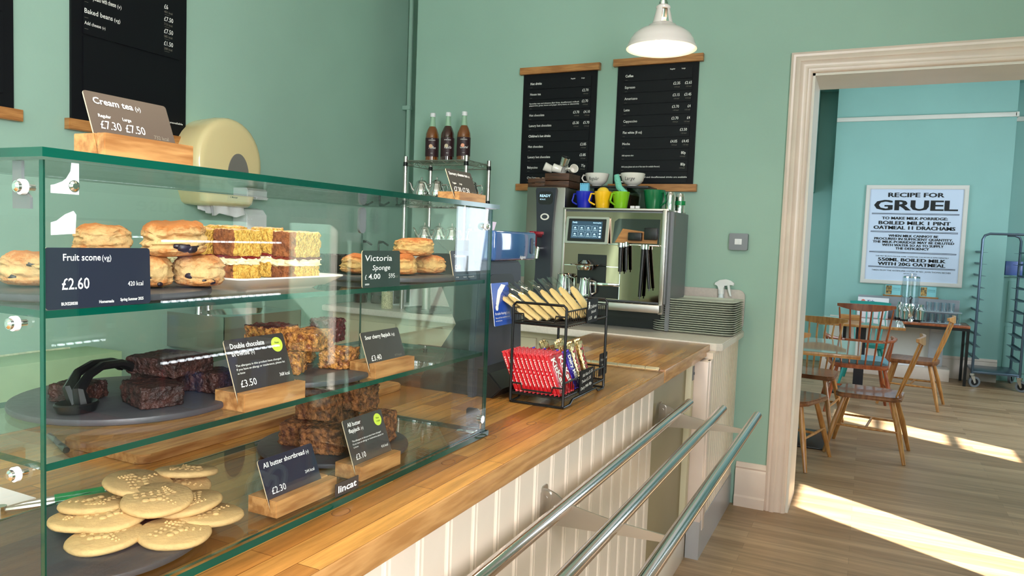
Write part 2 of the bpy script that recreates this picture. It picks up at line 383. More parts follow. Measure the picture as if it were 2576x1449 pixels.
wallx('wall_right', 1.35, 1.5, -2.8, YB, [(-1.75, -0.25, 1.2, 2.7), (3.13, 3.66, 0.36, 1.46)], 'wall')
bm = nb(); bx(bm, XL, -2.2, -2.8, -2.6, 0, CZ); bx(bm, 0.8, 1.5, -2.8, -2.6, 0, CZ); bx(bm, -2.2, 0.8, -2.8, -2.6, 0, 1.0); bx(bm, -2.2, 0.8, -2.8, -2.6, 2.7, CZ)
struct('wall_front', bm, 'wall')
wallx('wall_far_left', -2.1, -1.9, YB2, 10.2, [(6.3, 8.5, 0.95, 2.55)], 'farwall')
wallx('wall_far_right', 2.6, 2.8, YB2, 10.2, [(4.86, 5.36, 1.30, 2.42), (5.7, 8.3, 0.95, 2.55)], 'farwall')
bm = nb()
bx(bm, -1.9, 2.6, 9.95, 10.1, 0, CZ)                               # recess back
bx(bm, -0.45, 1.335, YF, 9.95, 0, CZ)                              # chimney breast
bx(bm, -1.9, 2.6, YF-0.06, YF+0.3, 3.32, CZ)                       # boxing under the ceiling
bx(bm, -1.3, -0.665, 9.3, 9.95, 2.09, CZ)                          # boxed panel at left
struct('wall_far', bm, 'farwall')
# windows
def window(n, x, y0, y1, z0, z1, bars_z=(), bars_y=(), d=0.05):
    bm = nb(); t = 0.035
    bx(bm, x, x+d, y0, y0+t, z0, z1); bx(bm, x, x+d, y1-t, y1, z0, z1); bx(bm, x, x+d, y0, y1, z0, z0+t); bx(bm, x, x+d, y0, y1, z1-t, z1)
    for z in bars_z: bx(bm, x, x+d, y0, y1, z-0.015, z+0.015)
    for y in bars_y: bx(bm, x, x+d, y-0.015, y+0.015, z0, z1)
    o = struct('window_%d' % n, bm, 'white')
    bm = nb(); bx(bm, x+d/2-0.002, x+d/2+0.002, y0+t, y1-t, z0+t, z1-t); g = obj('window_pane', bm, 'glass', o)
window(1, 1.43, 3.13, 3.66, 0.36, 1.46); window(2, 2.72, 4.86, 5.36, 1.30, 2.42, (1.71, 2.12))
window(3, 2.65, 5.7, 8.3, 0.95, 2.55, (1.8,), (6.55, 7.45)); window(6, -2.0, 6.3, 8.5, 0.95, 2.55, (1.8,), (7.4,)); window(4, 1.42, -1.75, -0.25, 1.2, 2.7, (2.0,), (-1.0,))  # window 6 is an added opening for the far-left fill light
bm = nb()
for x in (-2.2, -1.2, -0.2, 0.765): bx(bm, x, x+0.035, -2.72, -2.67, 1.0, 2.7)
for z in (1.0, 2.0, 2.665): bx(bm, -2.2, 0.8, -2.72, -2.67, z, z+0.035)
o = struct('window_5', bm, 'white')
bm = nb(); bx(bm, -2.16, 0.76, -2.697, -2.693, 1.03, 2.66); obj('window_pane', bm, 'glass', o)
bm = nb(); bx(bm, 6.0, 6.3, 3.55, 12.0, -0.1, 6.5); bx(bm, 6.0, 6.3, -8.0, -2.55, -0.1, 6.5); bx(bm, 3.0, 3.2, -3.0, 4.3, -0.1, 1.58); struct('wall_sun_block', bm, mat('sun_block_dark', srgb(84, 88, 74), 0.9))  # added unseen walls: keep sun off two windows, darken the reflected view
# door casing: moulded architrave swept round the opening + lining
prof = [(0, 0), (0, 0.022), (0.012, 0.030), (0.022, 0.026), (0.030, 0.034), (0.046, 0.034), (0.052, 0.026), (0.078, 0.020), (0.086, 0.026), (0.098, 0.022), (0.105, 0.012), (0.105, 0)]
bm = nb()
def jambsweep(sign_y, y0):
    path = [(DL, 0, -1), (DL, DH, -1), (DR, DH, 1), (DR, 0, 1)]
    rings = []
    for i, (x, z, s) in enumerate(path):
        ring = []
        for a, b in prof:
            a2 = 0.105-a
            zz = z+(a2 if i in (1, 2) else 0)
            ring.append(bm.verts.new((x+s*a2, y0+sign_y*b, zz)))
        rings.append(ring)
    for i in range(3):
        for k in range(len(prof)-1):
            bm.faces.new((rings[i][k], rings[i][k+1], rings[i+1][k+1], rings[i+1][k]))
jambsweep(-1, YB); jambsweep(1, YB2)
struct('trim_1', bm, 'trim', smooth=50)
bm = nb(); bx(bm, DL-0.002, DL+0.012, YB-0.002, YB2+0.002, 0, DH); bx(bm, DR-0.012, DR+0.002, YB-0.002, YB2+0.002, 0, DH); bx(bm, DL, DR, YB-0.002, YB2+0.002, DH-0.012, DH+0.002)
struct('trim_2', bm, 'white')
def skirting(name, x0, x1, y, h=0.235):
    bm = nb(); p = [(0, 0), (-0.034, 0), (-0.034, h*0.22), (-0.026, h*0.26), (-0.026, h*0.80), (-0.018, h*0.86), (-0.022, h*0.9), (-0.008, h), (0, h)]
    prism(bm, p, x1-x0, frameM((x0, y, 0), (0, 1, 0), (0, 0, 1), (1, 0, 0))); struct(name, bm, 'trim', 40)
skirting('baseboard_back', -0.575, DL-0.105, YB); skirting('baseboard_back_right', DR+0.105, 1.35, YB)
skirting('baseboard_far', -0.45, 1.335, YF, 0.25); skirting('baseboard_recess', 1.335, 2.6, 9.95, 0.25)
bm = nb(); bx(bm, -0.45, 1.335, YF-0.03, YF, 2.90, 2.95, bev=0.008); bx(bm, 1.32, 1.35, YF-0.03, 9.95, 2.90, 2.95); bx(bm, 1.335, 2.6, 9.91, 9.95, 2.9, 2.95); bx(bm, -1.3, -0.655, 9.27, 9.3, 2.9, 2.95)
struct('trim_3', bm, 'white')
# pipe in the alcove corner
bm = nb(); cyl(bm, (-2.925, 4.31, 0.0), (-2.925, 4.31, CZ), 0.016, n=12); bx(bm, -2.97, -2.905, 4.29, 4.33, 2.24, 2.27, bev=0.006)
tag(obj('wall_pipe', bm, 'wall'), 'thin pipe painted wall green running up the corner of the alcove', 'pipe')

# ================================================================ MAIN COUNTER
ZC = 0.93
t = thing('serving_counter', 'long serving counter with oak block worktop and white beadboard front, glass case on top', 'counter', (-1.1, 0.8, 0))
t.location = (0, 0, 0)
bm = nb(); bx(bm, -1.62, -0.634, -0.9, 2.572, 0.885, ZC, bev=0.001); obj('worktop', bm, 'wood', t)
bm = nb(); bx(bm, -0.634, -0.629, -0.9, 2.572, 0.885, ZC, bev=0.002); obj('front_lipping', bm, 'edge', t)
bm = nb()
for (x, y, rr) in ((-0.74, 0.93, 0.012), (-0.73, 1.25, 0.012), (-0.745, 1.46, 0.012), (-0.72, 1.63, 0.011), (-0.80, 0.80, 0.006)):
    tube(bm, [(x+rr*cos(2*pi*k/14), y+1.5*rr*sin(2*pi*k/14), ZC+0.0002) for k in range(14)], 0.0007, 4, closed=True)
obj('wood_knot', bm, mat('knot_brown', srgb(112, 70, 34), 0.4), t)
bm = nb(); bx(bm, -1.55, -0.675, -0.9, 2.57, 0.02, 0.885)
obj('counter_body', bm, 'bead', t)
bm = nb()
y = -0.9; pts = [(-0.9, 0)]
sp = 0.098
while y < 2.57:
    for a, b in ((0.0, 0), (sp-0.026, 0), (sp-0.024, -0.005), (sp-0.020, -0.005), (sp-0.018, 0), (sp-0.016, 0.002), (sp-0.010, 0.002), (sp-0.008, 0), (sp-0.006, -0.005), (sp-0.002, -0.005)):
        if y+a < 2.57: pts.append((y+a, 0.012+b))
    y += sp
pts += [(2.57, 0.012), (2.57, 0)]
prism(bm, pts, 0.885, frameM((-0.675, 0, 0.0), (0, 1, 0), (1, 0, 0), (0, 0, 1)))
obj('beadboard_panel', bm, 'bead', t, smooth=20)
# flap, hinge
t = thing('counter_flap', 'lift-up oak counter flap hinged to the end of the counter', 'flap', (0, 0, 0))
bm = nb(); bx(bm, -1.20, -0.634, 2.585, 3.42, 0.886, ZC+0.004, bev=0.001); obj('flap_board', bm, 'wood', t)
bm = nb(); bx(bm, -0.634, -0.629, 2.585, 3.42, 0.886, ZC+0.004, bev=0.002); obj('front_lipping', bm, 'edge', t)
bm = nb()
for k in range(9):
    x0 = -1.11+k*0.0515; cyl(bm, (x0, 2.579, ZC+0.005), (x0+0.048, 2.579, ZC+0.005), 0.0075, n=10)
bx(bm, -1.11, -0.65, 2.560, 2.598, ZC+0.0005, ZC+0.005)
obj('piano_hinge', bm, 'brass', t)
# gate below the flap, post, side panel
t = thing('half_gate', 'olive painted gate panel below the counter flap', 'gate')
bm = nb(); bx(bm, -0.70, -0.68, 2.60, 3.17, 0.15, 0.88, bev=0.003); obj('gate_panel', bm, 'olive', t)
bm = nb(); bx(bm, -0.703, -0.655, 3.165, 3.215, 0.14, 0.885, bev=0.003); bx(bm, -0.70, -0.663, 2.60, 3.17, 0.12, 0.15, bev=0.002); obj('gate_frame', bm, 'cream', t)
bm = nb(); bx(bm, -0.656, -0.652, 3.172, 3.200, 0.80, 0.86); cyl(bm, (-0.652, 3.186, 0.83), (-0.648, 3.186, 0.83), 0.006, n=8, mi=0); obj('catch_plate', bm, 'dull', t)
t = thing('counter_step', 'raised white step with yellow grip edge under the gate', 'step')
bm = nb(); bx(bm, -1.6, -0.655, 2.575, 3.20, 0.0, 0.118, bev=0.003); obj('riser', bm, 'bead', t)
bm = nb(); bx(bm, -0.735, -0.653, 2.58, 3.195, 0.118, 0.124, bev=0.002); obj('grip_strip', bm, 'yellow', t)
t = thing('back_counter', 'white-topped back counter along the green wall with beadboard end panel', 'counter')
bm = nb()
prism(bm, [(-2.965, 3.50), (-0.60, 3.395), (-0.575, 3.42), (-0.575, 4.045), (-2.965, 4.045)], 0.035, frameM((0, 0, 0.905), (1, 0, 0), (0, 1, 0), (0, 0, 1)), bev=0.004)
obj('worktop', bm, mat('pale_stone_laminate', srgb(222, 214, 204), 0.3, var=0.06, vscale=80), t)
bm = nb(); prism(bm, rrect(2.1, 0.215, 0.035, x0=0), 0.012, FNY(-2.68, 4.044, 0.94)); obj('upstand', bm, mat('stone_upstand', srgb(200, 190, 182), 0.35, var=0.05, vscale=80), t)
bm = nb(); bx(bm, -2.93, -0.64, 3.56, 4.04, 0.02, 0.905)
for k in range(5): bx(bm, -2.88+k*0.45, -2.46+k*0.45, 3.545, 3.56, 0.12, 0.86, bev=0.004)
obj('cupboard_body', bm, 'cream', t)
bm = nb(); pts = [(3.33, 0)]; y = 3.33
while y < 4.02:
    for a, b in ((0, .008), (.036, .008), (.038, .003), (.044, .003), (.046, .008)):
        if y+a < 4.03: pts.append((y+a, b))
    y += 0.05
pts += [(4.035, .008), (4.035, 0)]
prism(bm, pts, 0.905-0.17, frameM((-0.608, 0, 0.17), (0, 1, 0), (1, 0, 0), (0, 0, 1))); bx(bm, -0.64, -0.608, 3.33, 4.04, 0.17, 0.905)
obj('beadboard_end', bm, 'bead', t, smooth=20)
bm = nb(); bx(bm, -0.66, -0.598, 3.22, 3.33, 0.12, 0.88, bev=0.003); bx(bm, -0.612, -0.594, 3.255, 3.295, 0.12, 0.88, bev=0.003); obj('corner_post', bm, 'trim', t)
bm = nb(); bx(bm, -0.655, -0.597, 3.215, 4.04, 0.0, 0.168); obj('kick_plate', bm, mat('grey_kick', srgb(190, 190, 194), 0.3, 0.3), t)
# ================================================================ TRAY SLIDE
t = thing('tray_slide', 'three-tube stainless tray slide bracketed to the counter front', 'tray rail')
for (x, z) in ((-0.600, 0.765), (-0.472, 0.757), (-0.344, 0.749)):
    bm = nb(); cyl(bm, (x, -0.9, z), (x, 2.88, z), 0.0165, n=24)
    obj('rail_tube', bm, 'rail', t)
for y in (1.575, 2.66, 0.42):
    bm = nb(); prism(bm, [(-0.662, 0.715), (-0.64, 0.712), (-0.36, 0.728), (-0.335, 0.736), (-0.335, 0.742), (-0.48, 0.752), (-0.56, 0.764), (-0.60, 0.772), (-0.625, 0.788), (-0.645, 0.795), (-0.662, 0.795)], 0.004, frameM((0, y+0.002, 0), (1, 0, 0), (0, 0, 1), (0, -1, 0)))
    br = obj('bracket', bm, 'steelb', t)
    bm = nb(); prism(bm, rrect(0.034, 0.09, 0.008), 0.003, FX(-0.663, y-0.002, 0.708)); prism(bm, rrect(0.026, 0.078, 0.010), 0.004, FNY(-0.663, y-0.002, 0.714))
    cyl(bm, (-0.650, y-0.008, 0.775), (-0.650, y-0.002, 0.775), 0.005, n=10); obj('fixing_plate', bm, 'steelb', br)
# ================================================================ GLASS CASE
X0, X1, Y0, Y1 = -1.12, -0.764, 0.471, 1.468
def pane(name, a, b, parent, thick, extra=None):
    """glass sheet; the faces across `thick` are clear, the rims are green"""
    bm = nb(); fs = bx(bm, a[0], b[0], a[1], b[1], a[2], b[2])
    bmesh.ops.recalc_face_normals(bm, faces=bm.faces[:])
    for f in bm.faces: f.material_index = 0 if abs(f.normal['xyz'.index(thick)]) > 0.9 else 1
    return obj(name, bm, ['glass', 'gedge'], parent, smooth=None)
case = thing('glass_display_case', 'glass countertop display case with two shelves of scones, cakes and flapjacks', 'display case')
pane('top_pane', (X0-0.01, Y0-0.008, 1.4450), (X1+0.012, Y1+0.010, 1.4545), case, 'z')
fp = pane('front_pane', (X1-0.006, Y0, 0.9425), (X1, Y1, 1.4428), case, 'x')
pane('end_pane', (X0, Y0, 0.9425), (X1-0.0065, Y0+0.006, 1.4428), case, 'y')
ep = pane('end_pane', (X0, Y1-0.006, 0.9425), (X1-0.0065, Y1, 1.4428), case, 'y')
pane('rear_pane', (X0, Y0+0.007, 0.9425), (X0+0.005, Y1-0.007, 1.4428), case, 'x')
pane('base_pane', (X0, Y0, 0.931), (X1+0.006, Y1+0.006, 0.942), case, 'z')
SH1, SH2 = 1.286, 1.122
for z in (SH1, SH2): pane('glass_shelf', (X0+0.03, Y0+0.008, z-0.008), (X1-0.010, Y1-0.008, z), case, 'z')
def standoff(p, ax, parent):
    bm = nb(); p = Vector(p); a = Vector(ax)
    cyl(bm, p, p+a*0.005, 0.0062, n=16); cyl(bm, p+a*0.005, p+a*0.007, 0.0055, 0.003, n=16); cyl(bm, p-a*0.014, p, 0.0035, n=12)
    o = obj('standoff_screw', bm, 'chrome', parent)
    bm = nb(); cyl(bm, p-a*0.004, p+a*0.001, 0.0082, n=18); obj('washer', bm, 'wplast', o)
standoff((-0.763, 0.500, 1.418), (1, 0, 0), case); standoff((-0.80, 0.470, 1.415), (0, -1, 0), case)
standoff((-0.815, 0.470, 1.270), (0, -1, 0), case); standoff((-0.815, 0.470, 1.106), (0, -1, 0), case)
standoff((-0.763, 1.440, 1.405), (1, 0, 0), case)
bm = nb()
prism(bm, [(0, 0), (0.030, 0), (0.030, 0.012), (0.022, 0.018), (0.016, 0.034), (0.016, 0.05), (0, 0.05)], 0.003, FNY(-0.822, 0.4775, 1.3925)); obj('corner_bracket', bm, 'dull', case)
bm = nb(); prism(bm, rrect(0.034, 0.05, 0.008), 0.003, FNY(-0.808, 1.459, 0.9425)); bx(bm, -0.812, -0.772, 1.42, 1.459, 0.9425, 0.947, bev=0.002); cyl(bm, (-0.772, 1.447, 0.972), (-0.760, 1.447, 0.972), 0.009, n=14); obj('corner_clip', bm, 'steel', case)
bm = nb(); prism(bm, rrect(0.026, 0.062, 0.012), 0.006, FX(-1.105, 1.425, 1.380)); obj('slide_bracket', bm, 'dull', case)
for (yy, z0, z1, seed) in ((0.4785, 1.4095, 1.4425, 1), (0.4785, 1.366, 1.4045, 2)):
    bm = nb()
    if seed == 1: pts = [(0.020, 0), (0.030, 0), (0.030, 0.033), (0.022, 0.033), (0.021, 0.024), (0.015, 0.014), (0.004, 0.009), (0, 0.008), (0, 0)]
    else: pts = [(0, 0), (0.026, 0.002), (0.027, 0.022), (0.024, 0.026), (0.015, 0.022), (0.006, 0.015), (0, 0.013)]
    prism(bm, pts, 0.0004, FX(-0.7637, yy, z0)); o = obj('torn_label', bm, 'paper', case); o['label'] = 'torn scrap of white label stuck to the corner of the glass'
bm = nb(); prism(bm, rrect(0.060, 0.022, 0.001), 0.0012, FX(-0.7638, 0.943, 0.9455)); bd = obj('maker_badge', bm, 'card', case)
lettering(lambda b: text(b, 'lincat', 0.006, 0.006, 0.011, FX(-0.7625, 0.943, 0.9455), w=0.048, bold=0.02), bd)
# ================================================================ TICKETS
def place_card(parent, cardm, lines, w, h, a, o, edge='ivory', mats='ink'):
    """tilted ticket whose lower left corner is at o, leaning back by angle a"""
    Mx = FXT(o[0], o[1], o[2], a)
    bm = nb(); prism(bm, rrect(w, h, 0.004), 0.0018, Mx, mi=0, mie=1)
    c = obj('ticket', bm, [cardm, edge], parent, smooth=None)
    M2 = FXT(o[0]+0.0019*cos(a), o[1], o[2]+0.0019*sin(a), a)
    def f(b):
        for L in lines:
            s, x, y, hh = L[:4]; k = L[4] if len(L) > 4 else {}
            text(b, s, x, y, hh, M2, z=0.0004, **k)
    lettering(f, c, ['ink', 'inkd'])
    return c, M2
def block_sign(name, label, y0, x, z, L, cardm, lines, cw, ch, a, sticker=False, bh=0.026, bd=0.058, off=0.002, lift=0.010, group='price tickets in oak blocks', oak='oak'):
    t = thing(name, label, 'price sign', (0, 0, 0), 0, group)
    bm = nb(); s = 0.0035; yA, yB = y0, y0+L
    xf = x; xm = x-0.020
    # block with a slanted slot
    sl = [(x, 0), (x, bh), (xm+0.0045, bh), (xm+0.0045+0.005, 0.006), (xm+0.0045+0.002, 0.006), (xm, bh), (x-bd, bh), (x-bd, 0)]
    prism(bm, sl, L, frameM((0, yB, z), (1, 0, 0), (0, 0, 1), (0, -1, 0)), bev=0.0012)
    obj('oak_block', bm, oak, t, smooth=20)
    c, M2 = place_card(t, cardm, lines, cw, ch, a, (xm+0.0065, y0+off, z+0.007))
    if sticker:
        bm = nb(); prism(bm, disc(cw-0.018, ch-0.017, 0.0115, 28), 0.0003, M2); s_ = obj('round_sticker', bm, 'lime', c)
        def f(b):
            text(b, 'New', cw-0.018, ch-0.0155, 0.0034, M2, al='C', z=0.0008); text(b, 'recipe', cw-0.018, ch-0.021, 0.0034, M2, al='C', z=0.0008)
        lettering(f, s_, 'inkb')
    return t
K = dict(mi=1)
B = dict(bold=0.012)
block_sign('price_sign', 'oak block holding a taupe Cream tea ticket, on top of the glass case', 0.588, -0.835, 1.4552, 0.130, 'cardt',
           [('Cream tea', 0.010, 0.070, 0.0085, dict(bold=0.015, w=0.055)), ('(v)', 0.068, 0.070, 0.0060, {}), ('Regular', 0.012, 0.052, 0.0042, B), ('Large', 0.045, 0.052, 0.0042, B), ('£7.30', 0.012, 0.0365, 0.0110, dict(w=0.028)), ('£7.50', 0.046, 0.0365, 0.0110, dict(w=0.028)), ('732 kcal', 0.086, 0.033, 0.0052, dict(w=0.022, mi=1))], 0.118, 0.086, rad(22), bh=0.034)
block_sign('price_sign', 'oak block holding a Savoury cheese tea ticket, at the far end of the case top', 1.435, -0.832, 1.4552, 0.125, 'card',
           [('Savoury cheese tea', 0.008, 0.062, 0.0072, dict(bold=0.015, w=0.085)), ('(v)', 0.096, 0.062, 0.0050, {}), ('Regular', 0.012, 0.040, 0.0040, B), ('Large', 0.042, 0.040, 0.0040, B), ('£7.30', 0.010, 0.022, 0.0110, dict(w=0.032)), ('£7.50', 0.048, 0.022, 0.0110, dict(w=0.032)), ('682 kcal', 0.090, 0.020, 0.0050, dict(w=0.020, mi=1))], 0.115, 0.076, rad(22))
AL = ['The allergens in this product have changed', 'If you have an allergy or intolerance, please let', 'us know']
block_sign('price_sign', 'oak block with the Double chocolate brownie ticket on the middle shelf', 0.757, -0.776, SH2, 0.125, 'card',
           [('Double chocolate', 0.009, 0.082, 0.0075, dict(bold=0.015, w=0.066)), ('brownie', 0.009, 0.071, 0.0075, dict(bold=0.015, w=0.033)), ('(v)', 0.045, 0.071, 0.0055, {}),
            (AL[0], 0.011, 0.055, 0.0031, dict(w=0.090)), (AL[1], 0.011, 0.0495, 0.0031, dict(w=0.096)), (AL[2], 0.011, 0.044, 0.0031, {}), ('£3.50', 0.012, 0.025, 0.0100, dict(w=0.030)), ('368 kcal', 0.090, 0.030, 0.0050, dict(w=0.021))], 0.118, 0.096, rad(20), sticker=True, lift=0)
block_sign('price_sign', 'oak block with the Sour cherry flapjack ticket on the middle shelf', 1.062, -0.776, SH2, 0.125, 'card',
           [('Sour cherry flapjack', 0.010, 0.062, 0.0070, dict(bold=0.013, w=0.078)), ('(vg)', 0.091, 0.062, 0.0052, {}), ('£3.40', 0.013, 0.022, 0.0098, dict(w=0.030)), ('419 kcal', 0.084, 0.022, 0.0045, dict(w=0.022, mi=1))], 0.118, 0.076, rad(20))
block_sign('price_sign', 'oak block with the All butter flapjack ticket on the case floor', 1.035, -0.782, 0.9425, 0.123, 'card',
           [('All butter', 0.010, 0.086, 0.0072, dict(bold=0.013, w=0.038)), ('flapjack', 0.010, 0.075, 0.0072, dict(bold=0.013, w=0.032)), ('(v)', 0.045, 0.075, 0.0052, {}),
            (AL[0], 0.012, 0.058, 0.0030, dict(w=0.086)), (AL[1], 0.012, 0.0525, 0.0030, dict(w=0.092)), (AL[2], 0.012, 0.047, 0.0030, {}), ('£3.10', 0.012, 0.026, 0.0098, dict(w=0.028)), ('416 kcal', 0.088, 0.030, 0.0048, dict(w=0.021))], 0.116, 0.100, rad(20), sticker=True)
block_sign('price_sign', 'oak block with the All butter shortbread ticket beside the biscuits', 0.832, -0.785, 0.9425, 0.142, 'cardn',
           [('All butter shortbread', 0.008, 0.066, 0.0075, dict(bold=0.013, w=0.092)), ('(v)', 0.103, 0.066, 0.0054, {}), ('£2.30', 0.012, 0.024, 0.0100, dict(w=0.030)), ('244 kcal', 0.090, 0.036, 0.0048, dict(w=0.022))], 0.122, 0.080, rad(22))
def bare_ticket(label, y0, w, h, z, cardm, lines, x=-0.776, a=rad(2)):
    t = thing('price_ticket', label, 'price ticket', (0, 0, 0), 0)
    c, M2 = place_card(t, cardm, lines, w, h, a, (x, y0, z)); return t
bare_ticket('dark Fruit scone ticket leaning inside the left corner of the case', 0.479, 0.126, 0.066, SH1+0.0005, 'cardn',
            [('Fruit scone', 0.020, 0.052, 0.0072, dict(w=0.043, bold=0.01)), ('(vg)', 0.0645, 0.052, 0.0060, {}), ('£2.60', 0.018, 0.021, 0.0120, dict(w=0.031, bold=0.008)), ('420 kcal', 0.096, 0.022, 0.0052, dict(w=0.020)),
             ('BUXS20038', 0.017, 0.004, 0.0032, dict(w=0.018, bold=0.02)), ('Homemade', 0.060, 0.004, 0.0032, dict(w=0.018, bold=0.02)), ('Spring Summer 2025', 0.086, 0.005, 0.0032, dict(w=0.030, bold=0.02))])
bare_ticket('green-black hand-written Victoria Sponge ticket on the top shelf', 1.016, 0.112, 0.064, SH1+0.0005, 'cardg',
            [('Victoria', 0.006, 0.046, 0.0100, dict(w=0.080, sh=0.15, bold=0.005)), ('Sponge', 0.028, 0.030, 0.0085, dict(w=0.052, sh=0.2, bold=0.005)), ('£', 0.007, 0.0145, 0.0080, {}), ('4.00', 0.017, 0.0145, 0.0090, dict(w=0.034, bold=0.01)),
             ('595', 0.076, 0.0150, 0.0080, dict(w=0.019)), ('kcal', 0.096, 0.0155, 0.0045, dict(mi=1)), ('BUXS2001', 0.007, 0.0045, 0.0026, dict(w=0.012, bold=0.02))])
bare_ticket('Cheese scone ticket standing at the right end of the top shelf', 1.358, 0.100, 0.064, SH1+0.0005, 'cardn',
            [('Cheese scone', 0.012, 0.050, 0.0065, dict(w=0.042)), ('(v)', 0.056, 0.050, 0.0050, {}), ('£2.60', 0.010, 0.024, 0.0095, dict(w=0.024)), ('428 kcal', 0.070, 0.026, 0.0045, dict(mi=1)), ('BUXS2002', 0.008, 0.005, 0.0026, dict(w=0.012)), ('Homemade', 0.040, 0.005, 0.0026, dict(w=0.014)), ('Spring Summer 2025', 0.062, 0.005, 0.0026, dict(w=0.026))], a=rad(12), x=-0.795)
# ================================================================ PLATES
def slate(cx, cy, R, z, label):
    bm = nb(); lathe(bm, [(0, 0), (R-0.006, 0), (R-0.001, 0.002), (R, 0.006), (R-0.001, 0.0095), (R-0.004, 0.011), (0, 0.011)], (cx, cy, z), 64)
    return tag(obj('slate_plate', bm, 'slate'), label, 'serving plate')
slate(-0.935, 0.640, 0.150, SH1, 'round slate plate under the fruit scones on the top shelf')
slate(-0.960, 0.715, 0.150, SH2, 'round slate plate carrying the dark brownies on the middle shelf')
slate(-0.935, 1.020, 0.150, SH2, 'round slate plate under the sour cherry flapjacks')
slate(-0.960, 1.180, 0.150, 0.9425, 'round slate plate under the all butter flapjacks on the case floor')
slate(-0.940, 0.640+0.0, 0.150, 0.9425, 'round slate plate heaped with shortbread biscuits on the case floor')
slate(-0.925, 1.290, 0.150, SH1, 'round slate plate under the cheese scones on the top shelf')
bm = nb()
W_, L_ = 0.165, 0.235
def ring(w, l, z, r=0.012): return [(x, y, z) for x, y in rrect(w, l, r, 4, -w/2, -l/2)]
rs = [ring(W_-0.07, L_-0.07, 0.0), ring(W_-0.06, L_-0.06, 0.004), ring(W_-0.04, L_-0.04, 0.006), ring(W_, L_, 0.020), ring(W_, L_, 0.0225), ring(W_-0.012, L_-0.012, 0.0205), ring(W_-0.045, L_-0.045, 0.012), ring(W_-0.075, L_-0.075, 0.011)]
RV = [[bm.verts.new(v) for v in r] for r in rs]
for a, b in zip(RV, RV[1:]):
    for k in range(len(a)): bm.faces.new((a[k], a[(k+1) % len(a)], b[(k+1) % len(a)], b[k]))
bm.faces.new(RV[0]); bm.faces.new(RV[-1])
o = tag(obj('serving_platter', bm, 'china'), 'white rectangular platter under the sponge cake slices', 'platter'); o.location = (-0.885, 0.890, SH1); o.rotation_euler = (0, 0, rad(0))
# ================================================================ FOOD
def nz(v, s, k=0): return noise.noise(Vector((v[0]*s+k, v[1]*s-k, v[2]*s+k*0.7)))
def scone(name, label, m, c, r, h, seed, rz=0, tilt=(0, 0), raisins=(), crack=0.5, group=None):
    bm = nb(); bmesh.ops.create_icosphere(bm, subdivisions=5, radius=1)
    for v in bm.verts:
        p = v.co.copy(); th = math.atan2(p.y, p.x); rr = (abs(p.x)**2+abs(p.y)**2)**0.5
        # flatten to a squat drum
        e = 0.42; z = (abs(p.z)**(e*1.4))*(1 if p.z > 0 else -1); q = min(1, rr)**0.45
        x = cos(th)*q; y = sin(th)*q
        lump = 1+0.13*nz((cos(th), sin(th), z*0.6), 1.5, seed)+0.09*nz((x, y, z*1.6), 3.2, seed+3)+0.05*nz((x, y, z*2), 7, seed+6)
        # horizontal splits round the side
        s1 = math.exp(-((z-0.15-0.25*nz((cos(th), sin(th), 0), 1.2, seed+9))/0.09)**2)*0.17*crack
        s2 = math.exp(-((z+0.42-0.2*nz((cos(th), sin(th), 0), 1.5, seed+5))/0.07)**2)*0.12*crack
        x *= (lump-s1-s2)*(1.0-0.04*z); y *= (lump-s1-s2)*(1.0-0.04*z)
        top = (0.20*nz((x, y, 0), 1.2, seed)+0.10*nz((x, y, 1), 3.5, seed)+0.05*nz((x, y, 1), 8, seed)-0.12*(x*x+y*y)+0.08) if z > 0 else 0
        fine = 0.022*nz((x, y, z), 14, seed)+0.014*nz((x, y, z), 30, seed)
        v.co = Vector((x*r*(1+fine), y*r*(1+fine), (z+top)*h/2+h/2+0.001))
        if v.co.z < 0.0008: v.co.z = 0.0008
    o = obj(name, bm, m, None, smooth=60); tag(o, label, 'scone', group)
    o.location = c; o.rotation_euler = (tilt[0], tilt[1], rz)
    for (a, zz, s) in raisins:
        bm = nb(); bmesh.ops.create_icosphere(bm, subdivisions=2, radius=1)
        for v in bm.verts: v.co = Vector((v.co.x*s*0.6, v.co.y*s, v.co.z*s*0.75))*(1+0.2*nz(v.co, 2, a))
        q = obj('raisin', bm, 'raisin', o, 60); q.location = (r*0.93*cos(a), r*0.93*sin(a), zz*h); q.rotation_euler = (0, 0, a)
    return o
va = rad(-38)   # the side that faces the aisle
scone('fruit_scone', 'fruit scone at the far left edge, seen through the end pane', 'scone', (-0.955, 0.575, 1.2975), 0.036, 0.042, 1, raisins=((-1.2, .3, .006), (-0.6, .7, .005)))
scone('fruit_scone', 'tall smooth fruit scone behind the Fruit scone ticket', 'scone', (-0.955, 0.668, 1.2975), 0.037, 0.040, 2, raisins=((-0.9, .4, .004),))
scone('fruit_scone', 'fruit scone stacked second, behind the Fruit scone ticket', 'scone', (-0.953, 0.668, 1.3375), 0.036, 0.038, 21, rz=1, raisins=((-0.5, .3, .004),))
scone('fruit_scone', 'lower fruit scone half hidden by its ticket', 'scone', (-0.862, 0.668, 1.2975), 0.031, 0.040, 3, raisins=((-0.6, .35, .005), (-0.1, .15, .004)))
scone('fruit_scone', 'lower fruit scone at the right of the slate with raisins showing', 'scone', (-0.835, 0.728, 1.2975), 0.033, 0.042, 4, raisins=((-1.1, .40, .006), (-0.5, .25, .004), (-0.1, .2, .005)))
scone('fruit_scone', 'fruit scone bulging with dark berries on top of two others', 'scone', (-0.848, 0.700, 1.3385), 0.041, 0.047, 5, rz=0.4, tilt=(rad(3), rad(-3)), crack=1.3, raisins=((-1.0, .34, .005), (-0.78, .30, .009), (-0.50, .24, .008), (-0.3, .32, .004)))
